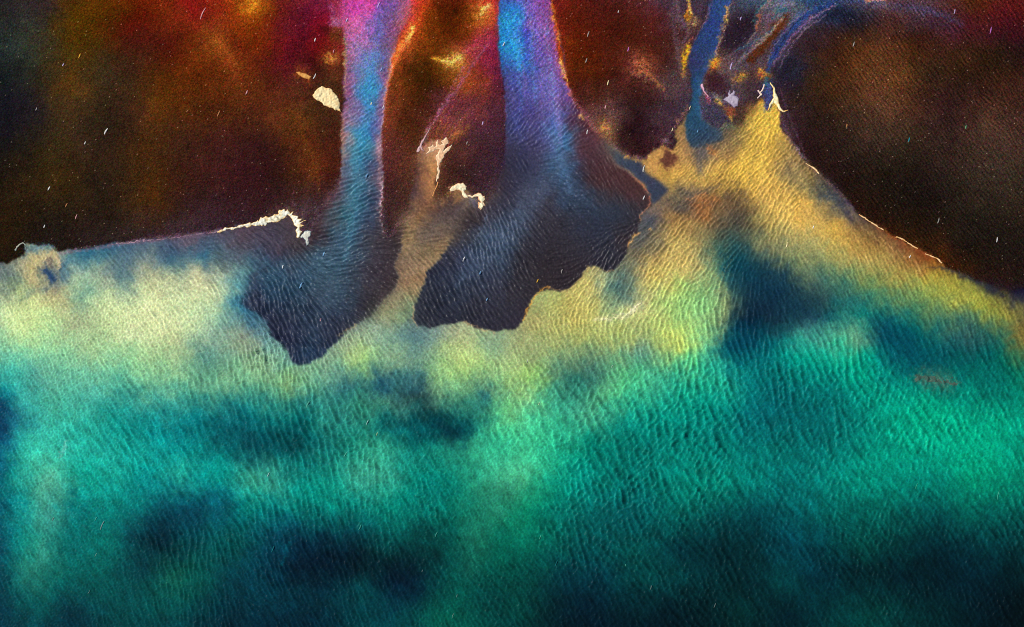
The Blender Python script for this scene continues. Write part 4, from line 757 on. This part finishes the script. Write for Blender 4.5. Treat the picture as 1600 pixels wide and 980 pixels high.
crust('foam_fork', 'forked cream foam strand at the top of the yellow silt plume', 'foam',
      [('line', [(1203, 131), (1208.6, 138), (1210, 149)], 2, 4.5), ('line', [(1210, 149), (1212.4, 155), (1213, 160)], 6, 8), ('line', [(1213, 159), (1218.8, 171.6), (1222.9, 175.2)], 5.5, 2.4), ('line', [(1222.9, 175.2), (1230.5, 173)], 2.6, .8), ('line', [(1210, 156), (1204.4, 163.5), (1200.4, 173)], 6, 1.6)], (255, 242, 205), (245, 185, 90), .1, .4, step=.5, seed=10)
crust('foam_fork', 'tiny white and gold foam tuft left of the forked strand', 'foam',
      [('line', [(1193.5, 133), (1190.5, 142), (1187, 147)], 2.6, 2.4), ('line', [(1184, 142.5), (1187.1, 147.1), (1189.7, 149)], 2.6, 3), ('line', [(1189, 148.6), (1183, 153.4)], 3.6, 1.6)], (250, 225, 180), (215, 185, 205), .08, .4, step=.5, seed=11)
crust('foam_patch', 'ragged lilac white foam patch on the right bank of the indigo creek', 'foam',
      [('poly', [(1130.4, 155.6), (1137.8, 150), (1139.6, 138.6), (1141.4, 148), (1145.6, 139.8), (1146.8, 149), (1151.8, 149.8), (1154.4, 155.3), (1151.8, 166), (1147.3, 170.4), (1142.8, 165), (1135, 161)])],
      (185, 172, 190), (120, 105, 135), .05, .8, step=.5, holes=.45, seed=12)
crust('foam_strand', 'thin lilac foam strand along the bank of the indigo creek', 'foam',
      [('line', [(1096.6, 134), (1099, 142), (1106, 152)], 4.4, 1.6)], (215, 175, 200), (190, 110, 120), .06, .4, step=.5, holes=.1, seed=14)
for k, (P, a, b, lb) in enumerate([
        ([(1259, 256), (1266, 260), (1273, 265), (1279, 271)], 1.6, 2.4, 'short bright foam line on the right shore, nearest the forked strand'),
        ([(1343, 336), (1352, 342), (1366, 351), (1380, 359)], 1.4, 2.2, 'broken cream foam line midway down the right shore'),
        ([(1400, 371), (1410, 374), (1420, 381), (1433, 389)], 1.8, 1.6, 'curved cream foam line on the right shore above the rust edge'),
        ([(1446, 397), (1456, 401), (1464, 405), (1471, 411)], 1.4, 2.0, 'last cream foam line on the right shore before the dark slate strip')]):
    crust('foam_line', lb, 'foam', [('line', P, a, b)], (255, 238, 200), (235, 170, 100), .08, .45, step=.6, holes=.15, seed=20 + k)
crust('foam_band', 'wavy cream foam band lying in the green silt below the scalloped dark fan', 'foam',
      [('line', [(925, 500), (945, 497), (965, 498), (985, 491), (1000, 476), (1004, 468)], 2, 3)], (246, 242, 200), (215, 212, 150), .04, 1.6, holes=.55, seed=30)
crust('seaweed_raft', 'brownish grey seaweed raft drifting in the teal water at the right', 'seaweed',
      [('line', [(1434, 591), (1446, 588), (1462, 592), (1478, 597), (1492, 599)], 8, 6)],
      (62, 92, 84), (95, 108, 92), .012, 2.6, holes=.6, mat=WEED, seed=31)

# small foam flecks blown along by the wind
FLECKS = """318,22,20,pink,on the rust red mud at the upper left
167,206,11,white,on the dark brown mud at the left
134,224,5,white,just below the long white fleck on the left mud
100,102,5,lilac,where the grey mud turns olive at the left edge
58,171,5,grey,on the blackest mud near the left edge
125,88,8,gold,on the olive mud at the upper left
342,178,10,tan,on the brown mud left of the cream islet
386,145,7,pink,left of the cream islet and above the brown slope
493,63,6,white,on the red mud just left of the violet stream
492,120,9,white,right of the small orange islet
522,81,6,pink,above the cream islet by the stream bank
542,32,7,lilac,at the top of the violet stream's left edge
592,8,9,lilac,at the very top of the violet stream
596,108,8,blue,on the violet stream near its right bank
599,167,6,white,on the right bank of the violet stream halfway down
580,162,4,cream,in the bright blue middle of the violet stream
787,69,7,white,on the left edge of the bright blue stream
754,193,6,lilac,on the mauve mud between the two big streams
730,224,5,grey,on the dark mauve mud below the lilac fleck
919,54,9,grey,on the dark red mud right of the centre stream
916,95,7,grey,below another grey fleck right of the centre stream
981,78,7,violet,above the orange algae patch in the red mud
950,130,8,cream,left of the orange algae patch in the red mud
946,168,6,pink,above the golden spot on the dark mud
966,19,4,white,on the top of the red mud
918,206,8,white,near the lower bank of the centre stream
1142,104,12,lilac,on the grey mud right of the indigo creek
1157,30,6,lilac,between the creek and the blue side channel
1078,169,7,cream,against the left bank of the indigo creek
1090,205,5,blue,in the wide mouth of the indigo creek
1050,203,6,cream,at the left edge of the yellow silt plume
1006,264,11,white,on the short slate channel
1006,309,7,white,at the end of the short slate channel
878,424,7,grey,on the dark slate fan at the centre
840,439,6,gold,just above the scalloped rim of the dark fan
1333,70,8,grey,on the rusty dome of mud at the right
1490,19,8,lilac,on the upper right mud
1547,48,11,violet,on the darkest red mud at the far right
1508,199,6,green,on the lower right mud slope
1419,219,7,teal,below the rusty dome of mud
1322,197,6,tan,left of the rusty dome's foot
1465,345,9,grey,on the black mud of the right slope
1556,375,8,white,on the black mud at the far right
1422,401,5,white,on the yellow silt by the right shore
1229,383,9,cream,on the yellow silt above the dark blue hollow
1271,355,5,white,in the middle of the yellow silt plume
78,295,7,white,on the dark mud above the left shore
105,321,7,tan,on the left mud, right of a white fleck
120,339,8,pink,on the left mud close to the shore
70,354,5,white,on the mud above the small dark pond
573,275,6,blue,in the blue middle of the violet stream above the fan
506,397,8,blue,on the slate tongue near its upper end
442,417,6,white,on the slate shore below the long cream crest
470,447,12,blue,in the middle of the left slate tongue
725,405,8,white,on the ripples of the centre fan
750,427,7,blue,on the centre fan's bluish ripples
761,468,5,blue,low on the centre fan
501,500,5,pink,low on the left slate tongue
824,564,6,white,on the lime green water below the centre fan
957,573,9,white,on the green water right of a dark green shoal
842,632,8,cream,on the pale green water at the centre
574,660,9,white,on the teal water above two more flecks
589,679,8,cream,between two flecks in the centre teal water
539,713,15,mint,lowest of three flecks in the centre teal water
481,632,12,mint,on the green water below the left slate tongue
419,742,8,white,on the teal water left of the centre
160,821,15,pink,on the teal water at the lower left
150,811,7,mint,just above the long pink fleck at the lower left
83,811,7,grey,on the pale stripe of water at the lower left
150,867,7,grey,below the long pink fleck at the lower left
139,925,6,grey,near the lower left corner
660,892,4,grey,on the dark water left of the pale streak
562,824,9,mint,on the dark teal water at lower centre
426,858,11,teal,left of a long teal streak in dark water
682,835,8,mint,on the dark water left of the centre streak
708,962,8,grey,at the bottom edge near the centre
714,931,5,grey,above another grey fleck at bottom centre
844,838,10,mint,on the pale streak at lower centre
869,881,12,teal,right of the mint fleck at lower centre
978,883,8,mint,on the dark water at lower right of centre
1017,918,7,grey,on the darkest water right of lower centre
1117,946,8,grey,at the bottom right of centre
1432,761,12,green,on the green water at the right
1560,774,15,mint,on the green water at the far right
1385,888,0,grey,x"""
HUES = dict(pink=(225, 165, 170), white=(235, 235, 235), lilac=(195, 175, 225), grey=(165, 160, 155), gold=(235, 180, 60), tan=(190, 130, 85), blue=(120, 170, 215), cream=(245, 225, 175), violet=(190, 110, 200), green=(100, 170, 120), teal=(30, 140, 150), mint=(120, 195, 170))
for ln in FLECKS.split('\n'):
    x, y, L, h, where = ln.split(',', 4); x, y, L = float(x), float(y), float(L)
    if L <= 0: continue
    n, k = 10, 7; vs_, fs = [], []
    wd = (0.9 if L > 9 else 0.8) * (.75 if y > 500 else 1.1) * (0.9 + .3 * random.random())
    bend = random.uniform(-.08, .08)
    for i in range(n):
        t = i / (n - 1); r = wd * M * 1.0 * (math.sin(math.pi * (0.08 + .84 * t)) ** .7) * (1 + random.uniform(-.2, .2))
        for j in range(k):
            a = 2 * math.pi * j / k
            vs_.append(((math.cos(a) * r + bend * L * M * math.sin(math.pi * t)), (t - .5) * L * M, math.sin(a) * r * .2 + .01))
    for i in range(n - 1):
        for j in range(k): fs.append((i * k + j, i * k + (j + 1) % k, (i + 1) * k + (j + 1) % k, (i + 1) * k + j))
    fs += [tuple(range(k))[::-1], tuple((n - 1) * k + j for j in range(k))]
    vv = np.array(vs_); q4 = [f for f in fs if len(f) == 4]
    local = grid_at(C, np.array([x]), np.array([y]))[0]
    mix = .5 if y > 500 else .85
    hue = np.array(HUES[h], float) * mix + local * (1 - mix)
    cc = np.clip(lin(hue[None, :] * (.85 + .3 * np.random.default_rng(int(x)).random((len(vv), 1)))) / ILLUM, .005, .9)
    o = mesh_object('foam_fleck', vv, np.array(q4), np.c_[cc, np.ones(len(cc))], FOAM)
    o.location = ((x - 800) * M, (490 - y) * M, float(ground_z(x, y)) + .03)
    o.rotation_euler = (0, 0, math.radians(-26 + (x / 1600) * 12 + random.uniform(-6, 6)))
    size = 'tiny' if L < 6 else 'small' if L < 10 else 'long'
    where = where.replace(' the ', ' the ')
    o['label'] = f'{size} {h} foam fleck {where}'; o['category'] = 'foam fleck'; o['group'] = 'foam flecks blown across mud and water'
